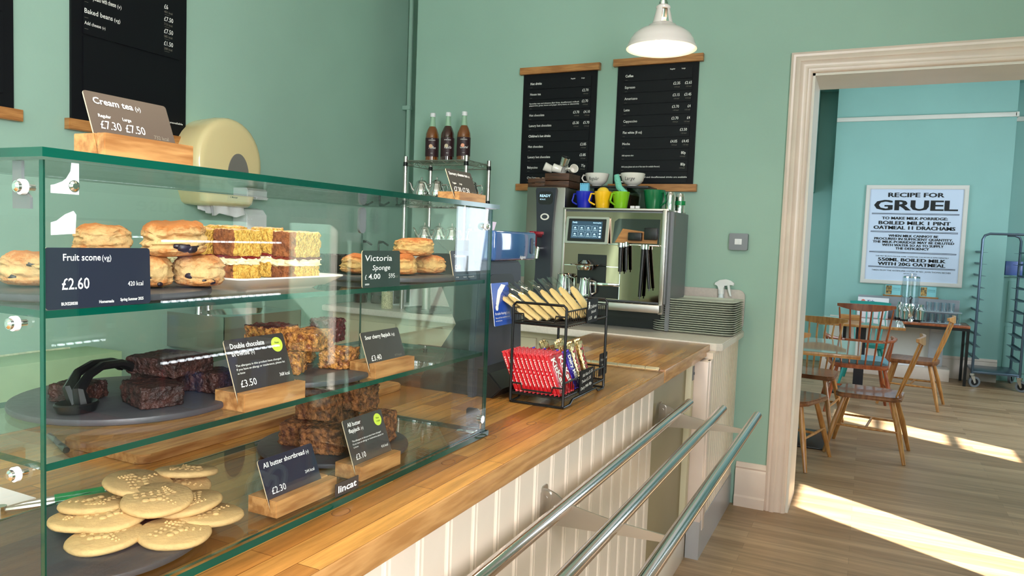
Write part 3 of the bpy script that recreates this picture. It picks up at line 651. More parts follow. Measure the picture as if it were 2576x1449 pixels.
scone('cheese_scone', 'cheese scone lying at the left behind the Victoria Sponge ticket', 'scone2', (-0.925, 1.205, 1.2975), 0.039, 0.038, 6, tilt=(rad(0), rad(0)))
scone('cheese_scone', 'lower middle cheese scone partly behind the Victoria Sponge ticket', 'scone2', (-0.868, 1.265, 1.2975), 0.034, 0.040, 7, rz=2)
scone('cheese_scone', 'lower right cheese scone at the edge of its slate', 'scone2', (-0.862, 1.365, 1.2975), 0.035, 0.038, 8, rz=1)
scone('cheese_scone', 'cheese scone lying across the top of two others', 'scone2', (-0.868, 1.312, 1.3365), 0.043, 0.036, 9, tilt=(rad(2), rad(2)))
# sponge slices
def slab(bm, x0, x1, y0, y1, z0, z1, mi, seed, amp=0.0018, n=10, open_=None):
    """rough block; face materials: mi = (top, side -x/+x, side -y/+y, bottom)"""
    b2 = bmesh.new(); bmesh.ops.create_cube(b2, size=1)
    bmesh.ops.subdivide_edges(b2, edges=b2.edges[:], cuts=n, use_grid_fill=True)
    b2.normal_update(); fm = []
    for f in b2.faces:
        nn = f.normal
        fm.append(mi[0] if nn.z > 0.5 else mi[3] if nn.z < -0.5 else mi[1] if nn.x > 0.5 else mi[4] if nn.x < -0.5 else (mi[2] if nn.y < -0.5 else mi[5]))
    vm = {}
    for v in b2.verts:
        p = v.co; ed = sum(abs(abs(q)-0.5) < 1e-4 for q in p)
        q = Vector((x0+(x1-x0)*(p.x+.5), y0+(y1-y0)*(p.y+.5), z0+(z1-z0)*(p.z+.5)))
        c = Vector(((x0+x1)/2, (y0+y1)/2, (z0+z1)/2))
        if ed >= 2: q += (c-q).normalized()*0.0016*(ed-1)
        q += Vector((nz(q, 130, seed), nz(q, 130, seed+7), 0.6*nz(q, 110, seed+13)))*amp*1.5+Vector((nz(q, 400, seed), nz(q, 400, seed+7), nz(q, 400, seed+13)))*amp
        q.z = max(q.z, z0) if z0 < 0.0005 else q.z
        vm[v] = bm.verts.new(q)
    for f, m_ in zip(b2.faces, fm):
        g = bm.faces.new([vm[v] for v in f.verts]); g.material_index = m_
    b2.free()
def sponge(label, loc, rz, seed, w=0.052, d=0.046, crustside=2):
    w *= 1.08; d *= 1.08
    t = thing('sponge_slice', label, 'cake slice', loc, rz, 'Victoria sponge slices')
    # sides: index 0 sugar top, 1 crust, 2 yellow crumb
    side = [2, 2, 2, 2]; side[crustside] = 1    # +x, -y, -x, +y
    S_ = lambda top, bot: (top, side[0], side[1], bot, side[2], side[3])
    bm = nb(); slab(bm, -w/2, w/2, -d/2, d/2, 0.0003, 0.026, S_(2, 1), seed, n=12); obj('lower_sponge', bm, ['sugar', 'crust', 'sponge'], t, 50)
    bm = nb(); slab(bm, -w/2-.001, w/2+.001, -d/2-.001, d/2+.001, 0.025, 0.036, (0,)*6, seed+1, amp=0.0030, n=9); obj('cream_layer', bm, 'cream2', t, 60)
    bm = nb(); slab(bm, -w/2-.001, w/2+.001, -d/2-.001, d/2+.001, 0.0350, 0.0395, (0,)*6, seed+2, amp=0.0022, n=10); obj('jam_layer', bm, 'jam', t, 60)
    bm = nb(); slab(bm, -w/2-.001, w/2+.001, -d/2, d/2, 0.0385, 0.081, S_(0, 2), seed+3, n=14); obj('upper_sponge', bm, ['sugar', 'crust', 'sponge'], t, 50)
    return t
ZP = SH1+0.0118
sponge('front sponge slice, brown crust to the left and yellow crumb to the right', (-0.852, 0.938, ZP), rad(0), 31, 0.050, 0.056, 1)
sponge('sponge slice with yellow crumb facing, just left of the front slice', (-0.897, 0.921, ZP+0.004), rad(14), 32, 0.034, 0.040, 3)
sponge('sponge slice with browned crust facing, second from the front', (-0.908, 0.866, ZP), rad(-4), 33, 0.046, 0.050, 1)
sponge('sponge slice with bright yellow cut side, third from the front', (-0.952, 0.886, ZP+0.005), rad(-12), 34, 0.034, 0.050, 3)
sponge('browned sponge slice beyond the stacked fruit scones', (-0.962, 0.830, ZP), rad(5), 35, 0.044, 0.044, 1)
sponge('rearmost sponge slice at the back of the platter', (-1.005, 0.850, ZP+0.003), rad(-4), 36, 0.034, 0.052, 3)
# flapjacks and brownies
def chunk(name, label, cat, m, loc, s, rz, seed, rx=0, ry=0, amp=0.0028, top=None, group=None):
    bm = nb(); slab(bm, -s[0]/2, s[0]/2, -s[1]/2, s[1]/2, 0.0002, s[2], (1 if top else 0, 0, 0, 0, 0, 0), seed, amp=amp, n=20)
    o = obj(name, bm, [m]+([top] if top else []), None, 70); tag(o, label, cat, group); o.location = loc; o.rotation_euler = (rx, ry, rz); return o
P2 = SH2+0.0113
chunk('brownie', 'small brownie piece under the handle of the black tongs', 'brownie', 'brownie', (-0.985, 0.655, P2), (0.055, 0.050, 0.024), 0.4, 41, amp=0.0016)
chunk('brownie', 'large front brownie lying in the middle of its slate', 'brownie', 'brownie', (-0.885, 0.695, P2), (0.075, 0.058, 0.030), -0.3, 42, amp=0.0016)
b3 = chunk('brownie', 'rear brownie supporting the top one, behind the front piece', 'brownie', 'brownie', (-0.945, 0.765, P2), (0.075, 0.062, 0.030), 0.2, 43, amp=0.0016)
chunk('brownie', 'right-hand brownie next to the Double chocolate brownie ticket', 'brownie', 'brownie', (-0.888, 0.805, P2), (0.050, 0.055, 0.030), 0.1, 44, amp=0.0016)
chunk('brownie', 'topmost brownie laid flat across the pile', 'brownie', 'brownie', (-0.925, 0.757, P2+0.0305), (0.088, 0.082, 0.026), 0.15, 45, amp=0.0016)
fl = 'sour cherry flapjacks'
chunk('cherry_flapjack', 'sour cherry flapjack low at the left, beside the brownie ticket', 'flapjack', 'oats', (-0.900, 0.975, P2), (0.055, 0.050, 0.036), 0.5, 51)
chunk('cherry_flapjack', 'sour cherry flapjack low at the right, beside its ticket', 'flapjack', 'oats', (-0.868, 1.075, P2), (0.055, 0.060, 0.034), 0.3, 52)
chunk('cherry_flapjack', 'rear sour cherry flapjack under the upper pieces', 'flapjack', 'oats', (-0.960, 1.055, P2), (0.060, 0.060, 0.036), 0.1, 56)
chunk('cherry_flapjack', 'sour cherry flapjack bridging the two low pieces', 'flapjack', 'oats', (-0.895, 1.028, P2+0.0365), (0.055, 0.085, 0.032), 0.35, 53)
chunk('cherry_flapjack', 'sour cherry flapjack with dark cherries on its top, upper left of the pile', 'flapjack', 'oats', (-0.945, 0.985, P2+0.037), (0.062, 0.072, 0.042), -0.1, 54, top='cherry')
chunk('cherry_flapjack', 'very dark flapjack square at the upper right of the pile', 'flapjack', 'cherry', (-0.930, 1.115, P2+0.0365), (0.050, 0.050, 0.044), 0.2, 55)
P0 = 0.9425+0.0113
chunk('butter_flapjack', 'butter flapjack at the left of its slate, dusted top', 'flapjack', 'oatsb', (-1.010, 1.135, P0), (0.062, 0.060, 0.046), 0.3, 61)
chunk('butter_flapjack', 'front butter flapjack half behind its ticket', 'flapjack', 'oatsb', (-0.935, 1.120, P0), (0.080, 0.066, 0.050), 0.4, 62)
chunk('butter_flapjack', 'rear butter flapjack under the two standing pieces', 'flapjack', 'oatsb', (-0.975, 1.210, P0), (0.060, 0.070, 0.060), 0.1, 63)
chunk('butter_flapjack', 'butter flapjack at the right with a red fruit fleck', 'flapjack', 'oatsb', (-0.885, 1.225, P0), (0.055, 0.062, 0.062), 0.2, 64)
chunk('butter_flapjack', 'tall dark butter flapjack on top at the left of the heap', 'flapjack', 'oatsb', (-0.975, 1.150, P0+0.0545), (0.070, 0.066, 0.070), 0.25, 65)
chunk('butter_flapjack', 'tall butter flapjack on top at the right of the heap', 'flapjack', 'oatsb', (-0.930, 1.220, P0+0.0635), (0.060, 0.055, 0.050), 0.1, 66)
# shortbread
def biscuit_mesh(seed):
    bm = nb(); n = 40; prof = [(0, 0), (0.36, 0), (0.44, 0.0012), (0.47, 0.004), (0.465, 0.0075), (0.44, 0.0098), (0.40, 0.0108), (0.0, 0.0112)]
    R = 0.098
    rings = [[(r*R*(1+0.03*nz((cos(2*pi*k/n), sin(2*pi*k/n), 0), 1.2, seed)), z, 2*pi*k/n) for k in range(n)] for r, z in prof]
    lathe(bm, [(0, 0.0), (0.040, 0.0), (0.0462, 0.0015), (0.0482, 0.0048), (0.0470, 0.0085), (0.0440, 0.0103), (0.0, 0.0108)], n=n)
    for v in bm.verts:
        th = math.atan2(v.co.y, v.co.x); k = 1+0.035*nz((cos(th), sin(th), 0), 1.3, seed); v.co.x *= k; v.co.y *= k
    rnd = random.Random(seed)
    def leaf(cx, cy, a, L):   # raised leaf: midrib with lobes
        for i in range(5):
            t_ = i/4; x = cx+cos(a)*L*(t_-.5); y = cy+sin(a)*L*(t_-.5); s = 0.0052*(1-0.55*t_)
            for sd in (-1, 1):
                px = x+sd*s*0.8*cos(a+pi/2); py = y+sd*s*0.8*sin(a+pi/2)
                b2 = bmesh.ops.create_icosphere(bm, subdivisions=1, radius=1)
                for v in b2['verts']: v.co = Vector((px+v.co.x*s*0.85, py+v.co.y*s*0.85, 0.0105+v.co.z*0.0022))
    leaf(-0.012, 0.008, 0.6, 0.040); leaf(0.014, -0.006, -0.5, 0.036); leaf(0.006, 0.020, 2.4, 0.022)
    for k in range(3):
        b2 = bmesh.ops.create_icosphere(bm, subdivisions=2, radius=1)
        for v in b2['verts']: v.co = Vector((0.002+0.008*k-0.012+v.co.x*0.0055, -0.014+0.004*k+v.co.y*0.005, 0.0108+v.co.z*0.003))
    return bm
b0 = obj('shortbread_biscuit', biscuit_mesh(3), 'short', None, 50); tag(b0, '', 'biscuit', 'shortbread biscuits on the slate plate')
Z0 = P0
SB = [(-0.900, 0.615, 0, 3, -3, 0.3, 'round shortbread at the front left rim of the slate'),
      (-0.838, 0.672, 0, 4, 2, 1.2, 'bright round shortbread at the front of the slate'),
      (-0.850, 0.742, 0, 2, 4, 2.0, 'round shortbread low at the right rim of the slate'),
      (-0.965, 0.632, 0.5, 5, 2, 2.8, 'shortbread leaning at the far left of the heap'),
      (-0.955, 0.725, 0, 0, 0, 4.0, 'bottom shortbread hidden in the middle of the heap'),
      (-1.010, 0.690, 0, 0, 0, 3.4, 'bottom shortbread at the back of the heap'),
      (-0.935, 0.650, 1.1, 5, -3, 0.9, 'large shortbread second from the bottom at the left'),
      (-0.885, 0.735, 1.1, 6, 3, 5.0, 'flat shortbread lying at the right of the second layer'),
      (-0.985, 0.660, 1.4, 5, -4, 4.4, 'shortbread tilted up under the topmost one'),
      (-0.960, 0.780, 1.2, 8, 5, 1.0, 'shortbread sticking out at the back right'),
      (-0.903, 0.697, 2.4, 8, 3, 0.5, 'shortbread on top of the pile at the front'),
      (-0.968, 0.715, 3.0, 10, -2, 2.2, 'topmost shortbread, greyish and tilted up'),
      (-0.965, 0.800, 2.6, 8, 6, 3.0, 'upper shortbread at the back right of the pile')]
for i, (x, y, lv, ax, ay, rz, lab) in enumerate(SB):
    o = b0 if i == 0 else dup(b0, (0, 0, 0)); o['label'] = lab
    o.location = (x+0.004, y+0.018, Z0+lv*0.0112+0.001); o.rotation_euler = (rad(ax), rad(ay), rz)
bm = nb(); n = 48; R_ = []
for rr_, zz in ((0.038, 0), (0.046, 0.022), (0.049, 0.036), (0.046, 0.036), (0.034, 0.003)):
    R_.append([bm.verts.new(((rr_+0.0022*(1 if k % 2 else -1)*(zz > 0.01))*cos(2*pi*k/n), (rr_+0.0022*(1 if k % 2 else -1)*(zz > 0.01))*sin(2*pi*k/n), zz)) for k in range(n)])
for a, b in zip(R_, R_[1:]):
    for k in range(n): bm.faces.new((a[k], a[(k+1) % n], b[(k+1) % n], b[k]))
bm.faces.new(R_[-1])
o = obj('fluted_dish', bm, 'black', None, 20); o.location = (-1.005, 1.235, 1.2975); tag(o, 'black fluted dish at the back beside the cheese scones', 'dish')
# tongs, clip, pen on and in the case
def tongs(name, label, loc, rz, m, L=0.22, m2=None):
    t = thing(name, label, 'tongs', loc, rz)
    for s in (-1, 1):
        bm = nb(); pts = [(0, 0, 0.006), (0.03, s*0.007, 0.008), (L*0.55, s*0.014, 0.010), (L*0.85, s*0.022, 0.009), (L, s*0.014, 0.006)]
        tube(bm, pts, [0.004, 0.005, 0.005, 0.006, 0.005], 8); obj('tong_arm', bm, m, t)
        if m2:
            bm = nb(); tube(bm, [(0.07, s*0.0095, 0.009), (0.14, s*0.0140, 0.010)], 0.0068, 10); obj('tape_band', bm, m2, t)
    bm = nb(); cyl(bm, (0.0, 0, 0.0), (0.0, 0, 0.013), 0.008, n=12); obj('pivot', bm, 'steel', t)
    return t
tongs('serving_tongs', 'steel serving tongs bound with green tape, behind the shortbread', (-1.16, 0.70, 0.9425-0.0118), rad(60), 'steelb', 0.2, 'tape').location = (-1.17, 0.655, 0.9305)
# black scissor tongs resting on the brownie slate
t = thing('cake_tongs', 'black plastic cake tongs arched over the left of the brownie slate', 'tongs')
zb = SH2+0.0115
for s in (-1, 1):
    bm = nb(); pts = [(-0.915+s*0.006, 0.610, zb+0.010), (-0.920+s*0.010, 0.606, zb+0.030), (-0.930+s*0.012, 0.625, zb+0.046), (-0.945+s*0.010, 0.655, zb+0.052), (-0.955+s*0.010, 0.690, zb+0.050), (-0.965+s*0.012, 0.715, zb+0.040)]
    tube(bm, pts, [0.010, 0.008, 0.006, 0.006, 0.006, 0.008], 8); obj('tong_arm', bm, 'black', t)
bm = nb(); lathe(bm, [(0, 0), (0.024, 0.002), (0.028, 0.012), (0.026, 0.014), (0.020, 0.006), (0, 0.004)], (-0.915, 0.606, zb), 20, sx=0.8); obj('scoop_end', bm, 'black', t)
t = thing('order_pen', 'grey ballpoint pen lying on the worktop behind the case', 'pen', (-1.45, 0.92, ZC+0.0062), rad(-20))
bm = nb(); cyl(bm, (-0.065, 0, 0), (0.03, 0, 0), 0.0055, n=12); cyl(bm, (-0.075, 0, 0), (-0.065, 0, 0), 0.002, 0.0055, n=10); obj('barrel', bm, 'dull', t)
bm = nb(); cyl(bm, (0.03, 0, 0), (0.07, 0, 0), 0.0062, n=12); obj('cap', bm, 'black', t)
bm = nb(); bx(bm, -1.36, -1.19, 0.55, 0.72, ZC+0.0005, ZC+0.0025); t = obj('order_sheet', bm, 'paper'); tag(t, 'white paper sheets on the worktop at the far left', 'paper')
bm = nb(); prism(bm, rrect(0.24, 0.86, 0.02), 0.018, frameM((-1.44, 0.92, ZC+0.0005), (1, 0, 0), (0, 1, 0), (0, 0, 1)), bev=0.003)
tag(obj('chopping_board', bm, 'oak'), 'pale oak chopping board lying behind the case', 'chopping board')
t = thing('storage_crate', 'low dark wooden crate behind the right end of the case', 'crate', (-1.26, 1.98, ZC), 0)
bm = nb(); bx(bm, -0.12, 0.12, -0.15, 0.15, 0.0005, 0.01)
obj('crate_base', bm, 'oakdark', t)
for s in (-1, 1):
    bm = nb(); bx(bm, -0.12, 0.12, s*0.15-0.006, s*0.15+0.006, 0.0005, 0.035); bx(bm, -0.12, 0.12, s*0.15-0.006, s*0.15+0.006, 0.042, 0.075); obj('crate_side', bm, 'oakdark', t)
    bm = nb(); bx(bm, s*0.12-0.006, s*0.12+0.006, -0.144, 0.144, 0.0005, 0.035); bx(bm, s*0.12-0.006, s*0.12+0.006, -0.144, 0.144, 0.042, 0.075); obj('crate_end', bm, 'oakdark', t)

# ================================================================ MENU BOARDS
def menu_board(label, Mx, w, h, barw, lines, strips=(), bar_top=True, barh=0.040, m='board'):
    """board hanging flat: origin = lower left corner of the black panel, local X right, Y up, Z out"""
    t = thing('menu_board', label, 'menu board', (0, 0, 0), 0, 'black slatted menu boards with oak bars')
    bm = nb(); prism(bm, [(0, 0), (w, 0), (w, h), (0, h)], 0.012, Mx); obj('board_panel', bm, 'board', t, smooth=None)
    e = (barw-w)/2
    for yy in ((-barh, h) if bar_top else (-barh,)):
        bm = nb(); prism(bm, [(-e, yy), (w+e, yy), (w+e, yy+barh), (-e, yy+barh)], 0.034, Mx, bev=0.003); obj('oak_bar', bm, 'oakx', t, smooth=20)
    for (y0, y1) in strips:
        bm = nb(); prism(bm, [(w*0.085, y0+0.002), (w*0.93, y0+0.002), (w*0.93, y1-0.002), (w*0.085, y1-0.002)], 0.0165, Mx, bev=0.001); s = obj('menu_strip', bm, 'board2', t, smooth=None)
    M2 = Mx @ Matrix.Translation((0, 0, 0.0172))
    def f(b):
        for L in lines:
            s, x, y, hh = L[:4]; k = L[4] if len(L) > 4 else {}
            text(b, s, x, y, hh, M2, **k)
            if L[0] and x < 0.1*w and len(L) < 6: pass
    lettering(f, t, ['ink', 'inkd'])
    return t
def rows(items, w, ytop, step):
    out = []
    for i, (nm, p1, p2, kind) in enumerate(items):
        y = ytop-i*step
        big = dict(w=None)
        if nm: out.append((nm, 0.105*w, y-0.010, 0.0135 if kind != 's' else 0.0085, dict(bold=0.02 if kind == 'h' else 0.006, xs=0.85 if kind != 's' else 0.72)))
        out.append(('—', 0.105*w, y-0.030, 0.010, dict(mi=1)))
        if p1: out.append((p1, 0.79*w if p2 else 0.90*w, y-0.002, 0.0145, dict(al='R', bold=0.008, xs=0.82))); out.append(('110 kcal', 0.785*w if p2 else 0.895*w, y-0.018, 0.0068, dict(al='R', mi=1)))
        if p2: out.append((p2, 0.93*w, y-0.002, 0.0145, dict(al='R', bold=0.008, xs=0.82))); out.append(('115 kcal', 0.925*w, y-0.018, 0.0068, dict(al='R', mi=1)))
    return out
W1, H1 = 0.462, 0.645
l1 = rows([('Hot drinks', '', '', 'h'), ('House tea', '£2.70', '', ''), ('', '£2.70', '', 's'), ('Hot chocolate', '£3.70', '£4.10', ''), ('Luxury hot chocolate', '£5.30', '£5.70', ''), ("Children's hot drinks", '', '', 'h'), ('Hot chocolate', '£2.85', '', ''), ('Luxury hot chocolate', '£3.85', '', ''), ('Babyccino', '75p', '', ''), ('Chai latte', '', '', '')], W1, H1-0.052, 0.0615)
l1 += [('Regular', 0.66*W1, H1-0.042, 0.007, B), ('Large', 0.80*W1, H1-0.042, 0.007, B), ('Speciality teas and infusions (Earl Grey, decaffeinated, redbush', 0.10*W1, H1-0.052-0.123+0.000, 0.0070, dict(w=0.68*W1, bold=0.01)), ('peppermint, green, lemon and ginger, berry burst, or chamomile)', 0.10*W1, H1-0.052-0.123-0.012, 0.0070, dict(w=0.68*W1, bold=0.01))]
menu_board('black Hot drinks menu board between two oak bars, left of the Coffee board', FNY(-1.925, YB, 1.712), W1, H1, 0.50, l1, [(H1-0.028-0.0615*(k+1), H1-0.028-0.0615*k) for k in range(10)])
W2, H2 = 0.452, 0.655
l2 = rows([('Coffee', '', '', 'h'), ('Espresso', '£2.35', '£2.65', ''), ('Americano', '£3.15', '£3.45', ''), ('Latte', '£3.70', '£4', ''), ('Cappuccino', '£3.70', '£4', ''), ('Flat white (8 oz)', '£3.50', '', ''), ('Mocha', '£4.05', '£4.45', ''), ('Add espresso shot', '80p', '', 's'), ('Add syrup (please ask one of the team for available flavours)', '80p', '', 's'), ('', '', '', '')], W2, H2-0.052, 0.0625)
l2 += [('Regular', 0.66*W2, H2-0.035, 0.007, B), ('Large', 0.80*W2, H2-0.035, 0.007, B), ('Plant-based and decaffeinated drinks are available', 0.93*W2, 0.035, 0.0080, dict(al='R', w=0.66*W2, bold=0.01))]
menu_board('black Coffee menu board between two oak bars, behind the pendant lamp', FNY(-1.340, YB, 1.712), W2, H2, 0.50, l2, [(H2-0.025-0.0625*(k+1), H2-0.025-0.0625*k) for k in range(10)])
W3, H3 = 0.556, 1.30
l3 = [('Baked beans', 0.052, 0.438, 0.019, dict(bold=0.008, w=0.125)), ('(vg)', 0.184, 0.438, 0.015, {}), ('—', 0.052, 0.415, 0.012, dict(mi=1)), ('Add cheese', 0.052, 0.392, 0.0135, dict(bold=0.008, w=0.072)), ('(v)', 0.130, 0.392, 0.011, {}), ('—', 0.052, 0.370, 0.012, dict(mi=1)),
      ('Jacket potato with cheese', 0.052, 0.498, 0.019, dict(bold=0.008, w=0.14)), ('(v)', 0.198, 0.498, 0.015, {}), ('—', 0.052, 0.478, 0.012, dict(mi=1))]
for i, (p, kc) in enumerate((('£6', '401 kcal'), ('£7.50', '713 kcal'), ('£7.50', '585 kcal'), ('£1.50', '208 kcal'))):
    y = 0.565-i*0.0545; l3 += [(p, 0.430, y, 0.019, dict(w=0.020 if i == 0 else 0.048, bold=0.008)), (kc, 0.430, y-0.019, 0.010, dict(w=0.044, mi=1)), ('——', 0.432, y-0.030, 0.010, dict(mi=1))]
l3 += [('All dishes are subject to availability, please ask if unavailable', 0.535, 0.055, 0.0085, dict(al='R', bold=0.01, w=0.42))]
menu_board('large black food menu board on the left wall listing Baked beans', FX(XL+0.002, 1.938, 1.800), W3, H3, 0.602, l3, [(0.05, 0.345), (0.350, 1.25)], bar_top=True, barh=0.044)
menu_board('black menu board cut off by the left edge of the picture', FX(XL+0.002, 1.158, 1.800), W3, H3, 0.602, [('available', 0.5, 0.055, 0.0085, dict(al='R'))], [(0.05, 0.345), (0.350, 1.25)], bar_top=True, barh=0.044)
# ================================================================ DISPENSERS, SINK, LEDGE
t = thing('towel_dispenser', 'large round cream paper towel dispenser on the left wall', 'paper towel dispenser', (XL, 2.625, 1.66))
def dout(k=1.0, d=0):     # arched outline: round top, tapering to a flat base
    r = 0.205*k; pts = [(r*cos(rad(a)), 0.03+r*1.08*sin(rad(a))) for a in range(-20, 201, 10)]
    pts += [(-0.145*k, -0.165*k), (-0.125*k, -0.178*k), (0.125*k, -0.178*k), (0.145*k, -0.165*k)]
    return pts
bm = nb()
layers = [(0.0, 0.97), (0.10, 1.0), (0.150, 0.985), (0.168, 0.955), (0.178, 0.90), (0.182, 0.80)]
R_ = []
for dz, k in layers: R_.append([bm.verts.new((dz, x, z)) for x, z in dout(k)])
for a, b in zip(R_, R_[1:]):
    for k in range(len(a)): bm.faces.new((a[k], a[(k+1) % len(a)], b[(k+1) % len(a)], b[k]))
bm.faces.new(R_[0]); bm.faces.new(R_[-1])
obj('housing', bm, 'fcream', t, 40)
bm = nb(); pts = [(0.066*cos(rad(a)), -0.03+0.112*sin(rad(a))) for a in range(0, 181, 10)]+[(-0.066, -0.06), (-0.05, -0.075), (0.05, -0.075), (0.066, -0.06)]
prism(bm, pts, 0.004, FX(0.1815, 0.035, 0.0)); obj('window_panel', bm, 'fgrey', t)
bm = nb(); prism(bm, rrect(0.14, 0.040, 0.006), 0.003, FX(0.1795, -0.03, -0.148)); p_ = obj('base_strip', bm, mat('pale_cream_plastic', srgb(216, 200, 158), 0.4), t)
lettering(lambda b: text(b, 'C Modular', 0.016, 0.014, 0.008, FX(0.1830, -0.03, -0.148), bold=0.02), p_, 'inkb')
bm = nb()
for k in range(3):
    pts = [(-0.11+0.2*u/8+0.012*k, -0.172-0.02*sin(u*1.1+k)*0.3-0.012*k) for u in range(9)]
    vs = []
    for i, (yy, zz) in enumerate(pts): vs.append(((0.07+0.03*k+0.006*sin(i*2+k)), yy, -0.165)); 
    lo = [((0.075+0.03*k+0.010*sin(i*1.7+k)), yy, zz-0.022-0.004*sin(i*2.3)) for i, (yy, zz) in enumerate(pts)]
    V, _ = add(bm, vs+lo, [(i, i+1, 9+i+1, 9+i) for i in range(8)])
    V, _ = add(bm, [(a+0.012, b, c) for a, b, c in vs+lo], [(i, i+1, 9+i+1, 9+i) for i in range(8)])
obj('paper_towel', bm, 'paper', t, 60)
def soap(label, y, z, w, h, d, mark):
    t = thing('soap_dispenser', label, 'soap dispenser', (XL, y, z))
    bm = nb(); prism(bm, [(0, 0), (d*0.9, 0), (d, 0.012), (d, h*0.80), (d*0.75, h*0.95), (d*0.3, h), (0, h)], w, frameM((0, w/2, 0), (1, 0, 0), (0, 0, 1), (0, -1, 0)), bev=0.004); obj('housing', bm, 'wplast', t, 30)
    if mark:
        bm = nb(); prism(bm, disc(0, 0, 0.017, 24), 0.004, FX(d, 0.006, h*0.44)); prism(bm, [(-0.018, 0.004), (-0.010, -0.020), (0, -0.030), (0.010, -0.020), (0.018, 0.004)], 0.003, FX(d, 0.006, h*0.44-0.004)); obj('push_button', bm, 'black', t, 30)
        bm = nb(); tube(bm, [(d+0.003, 0.006+0.020*cos(rad(a)), h*0.44-0.001+0.020*sin(rad(a))) for a in range(200, 345, 12)], 0.0018, 6); obj('white_arc', bm, 'wplast', t)
    return t
soap('white soap dispenser with a black round button, right of the towel dispenser', 2.925, 1.535, 0.085, 0.13, 0.085, True)
soap('plain white soap dispenser low beside the towel dispenser', 2.870, 1.30, 0.14, 0.19, 0.10, False)
t = thing('hand_basin', 'stainless steel wall-hung hand basin under the dispensers', 'sink', (XL, 2.66, 0.975))
bm = nb(); W_, D_ = 0.50, 0.37
outer = [(0, -W_/2), (D_, -W_/2), (D_, W_/2), (0, W_/2)]
n = 40; co = [(0.195+0.125*cos(2*pi*k/n), 0.20*sin(2*pi*k/n)) for k in range(n)]
def sq(k):   # point on the rim rectangle in direction k
    a = 2*pi*k/n; c, s = cos(a), sin(a); hx = 0.195; 
    f_ = min((D_-hx)/c if c > 1e-6 else (hx/-c if c < -1e-6 else 9), (W_/2)/abs(s) if abs(s) > 1e-6 else 9)
    return (hx+f_*c, f_*s)
ri = [bm.verts.new((x, y, 0)) for x, y in co]; ro = [bm.verts.new((*sq(k), 0.002)) for k in range(n)]
r2 = [bm.verts.new((0.195+(x-0.195)*0.9, y*0.9, -0.02)) for x, y in co]; r3 = [bm.verts.new((0.195+(x-0.195)*0.55, y*0.55, -0.11)) for x, y in co]
for A_, B_ in ((ro, ri), (ri, r2), (r2, r3)):
    for k in range(n): bm.faces.new((A_[k], A_[(k+1) % n], B_[(k+1) % n], B_[k]))
bm.faces.new(r3); obj('bowl', bm, 'steel', t, 30)
bm = nb(); bx(bm, D_-0.003, D_, -W_/2, W_/2, -0.16, 0.002); bx(bm, 0, D_, -W_/2, -W_/2+0.003, -0.16, 0.002); bx(bm, 0, D_, W_/2-0.003, W_/2, -0.16, 0.002); bx(bm, 0, D_, -W_/2, W_/2, -0.162, -0.159); obj('apron', bm, 'steelb', t)
bm = nb(); cyl(bm, (0.04, -0.04, 0), (0.04, -0.04, 0.05), 0.018, n=14); tube(bm, [(0.04, -0.04, 0.04), (0.05, -0.04, 0.16), (0.09, -0.04, 0.19), (0.14, -0.04, 0.17), (0.15, -0.04, 0.13)], 0.009, 10); cyl(bm, (0.04, -0.10, 0), (0.04, -0.10, 0.05), 0.014, n=12); obj('tap', bm, 'chrome', t)
t = thing('boxed_ledge', 'green painted boxed-in ledge low on the left wall', 'ledge', (XL+0.002, 1.1, 0))
bm = nb(); bx(bm, 0, 0.22, -0.9, 0.915, 0, 0.858, bev=0.004); obj('box_body', bm, mat('green_ledge_paint', srgb(166, 196, 158), 0.6, var=0.06, vscale=6), t)
bm = nb(); tube(bm, [(0.012+0.004*sin(k*1.7), -0.9+k*0.075, 0.860) for k in range(24)], 0.006, 5); obj('sealant_line', bm, mat('cracked_filler', srgb(196, 206, 176), 0.9, var=0.2, vscale=50), t)
# ================================================================ WIRE RACK with bottles, teapots
RX0, RX1, RY0, RY1 = -2.49, -2.08, 3.65, 3.925
t = thing('wire_rack', 'chrome wire shelf rack on the back counter in the corner', 'rack')
for x, y in ((RX0, RY0), (RX1, RY0), (RX0, RY1), (RX1, RY1)):
    bm = nb(); cyl(bm, (x, y, 0.941), (x, y, 1.84), 0.0115, n=12)
    for k in range(28): cyl(bm, (x, y, 0.96+k*0.03), (x, y, 0.9615+k*0.03), 0.0122, n=12)
    p_ = obj('post', bm, 'rackm' if 0 else 'steelb', t)
    for z in (1.33, 1.60, 1.805):
        bm = nb(); cyl(bm, (x, y, z-0.022), (x, y, z+0.002), 0.0145, 0.0125, n=12); obj('collar', bm, 'black', p_)
for z in (1.33, 1.60, 1.815):
    bm = nb()
    for zz in (z, z-0.026):
        tube(bm, [(RX0, RY0, zz), (RX1, RY0, zz), (RX1, RY1, zz), (RX0, RY1, zz)], 0.0028, 6, closed=True)
    for (a, b) in (((RX0, RY0), (RX1, RY0)), ((RX1, RY0), (RX1, RY1)), ((RX1, RY1), (RX0, RY1)), ((RX0, RY1), (RX0, RY0))):
        m_ = 10 if abs(a[0]-b[0]) > 0.01 else 7
        tube(bm, [(a[0]+(b[0]-a[0])*k/m_, a[1]+(b[1]-a[1])*k/m_, z-(0.026 if k % 2 else 0)) for k in range(m_+1)], 0.0018, 5)
    for k in range(1, 20): x = RX0+(RX1-RX0)*k/20; cyl(bm, (x, RY0, z), (x, RY1, z), 0.0016, n=5)
    obj('wire_shelf', bm, 'steelb', t)
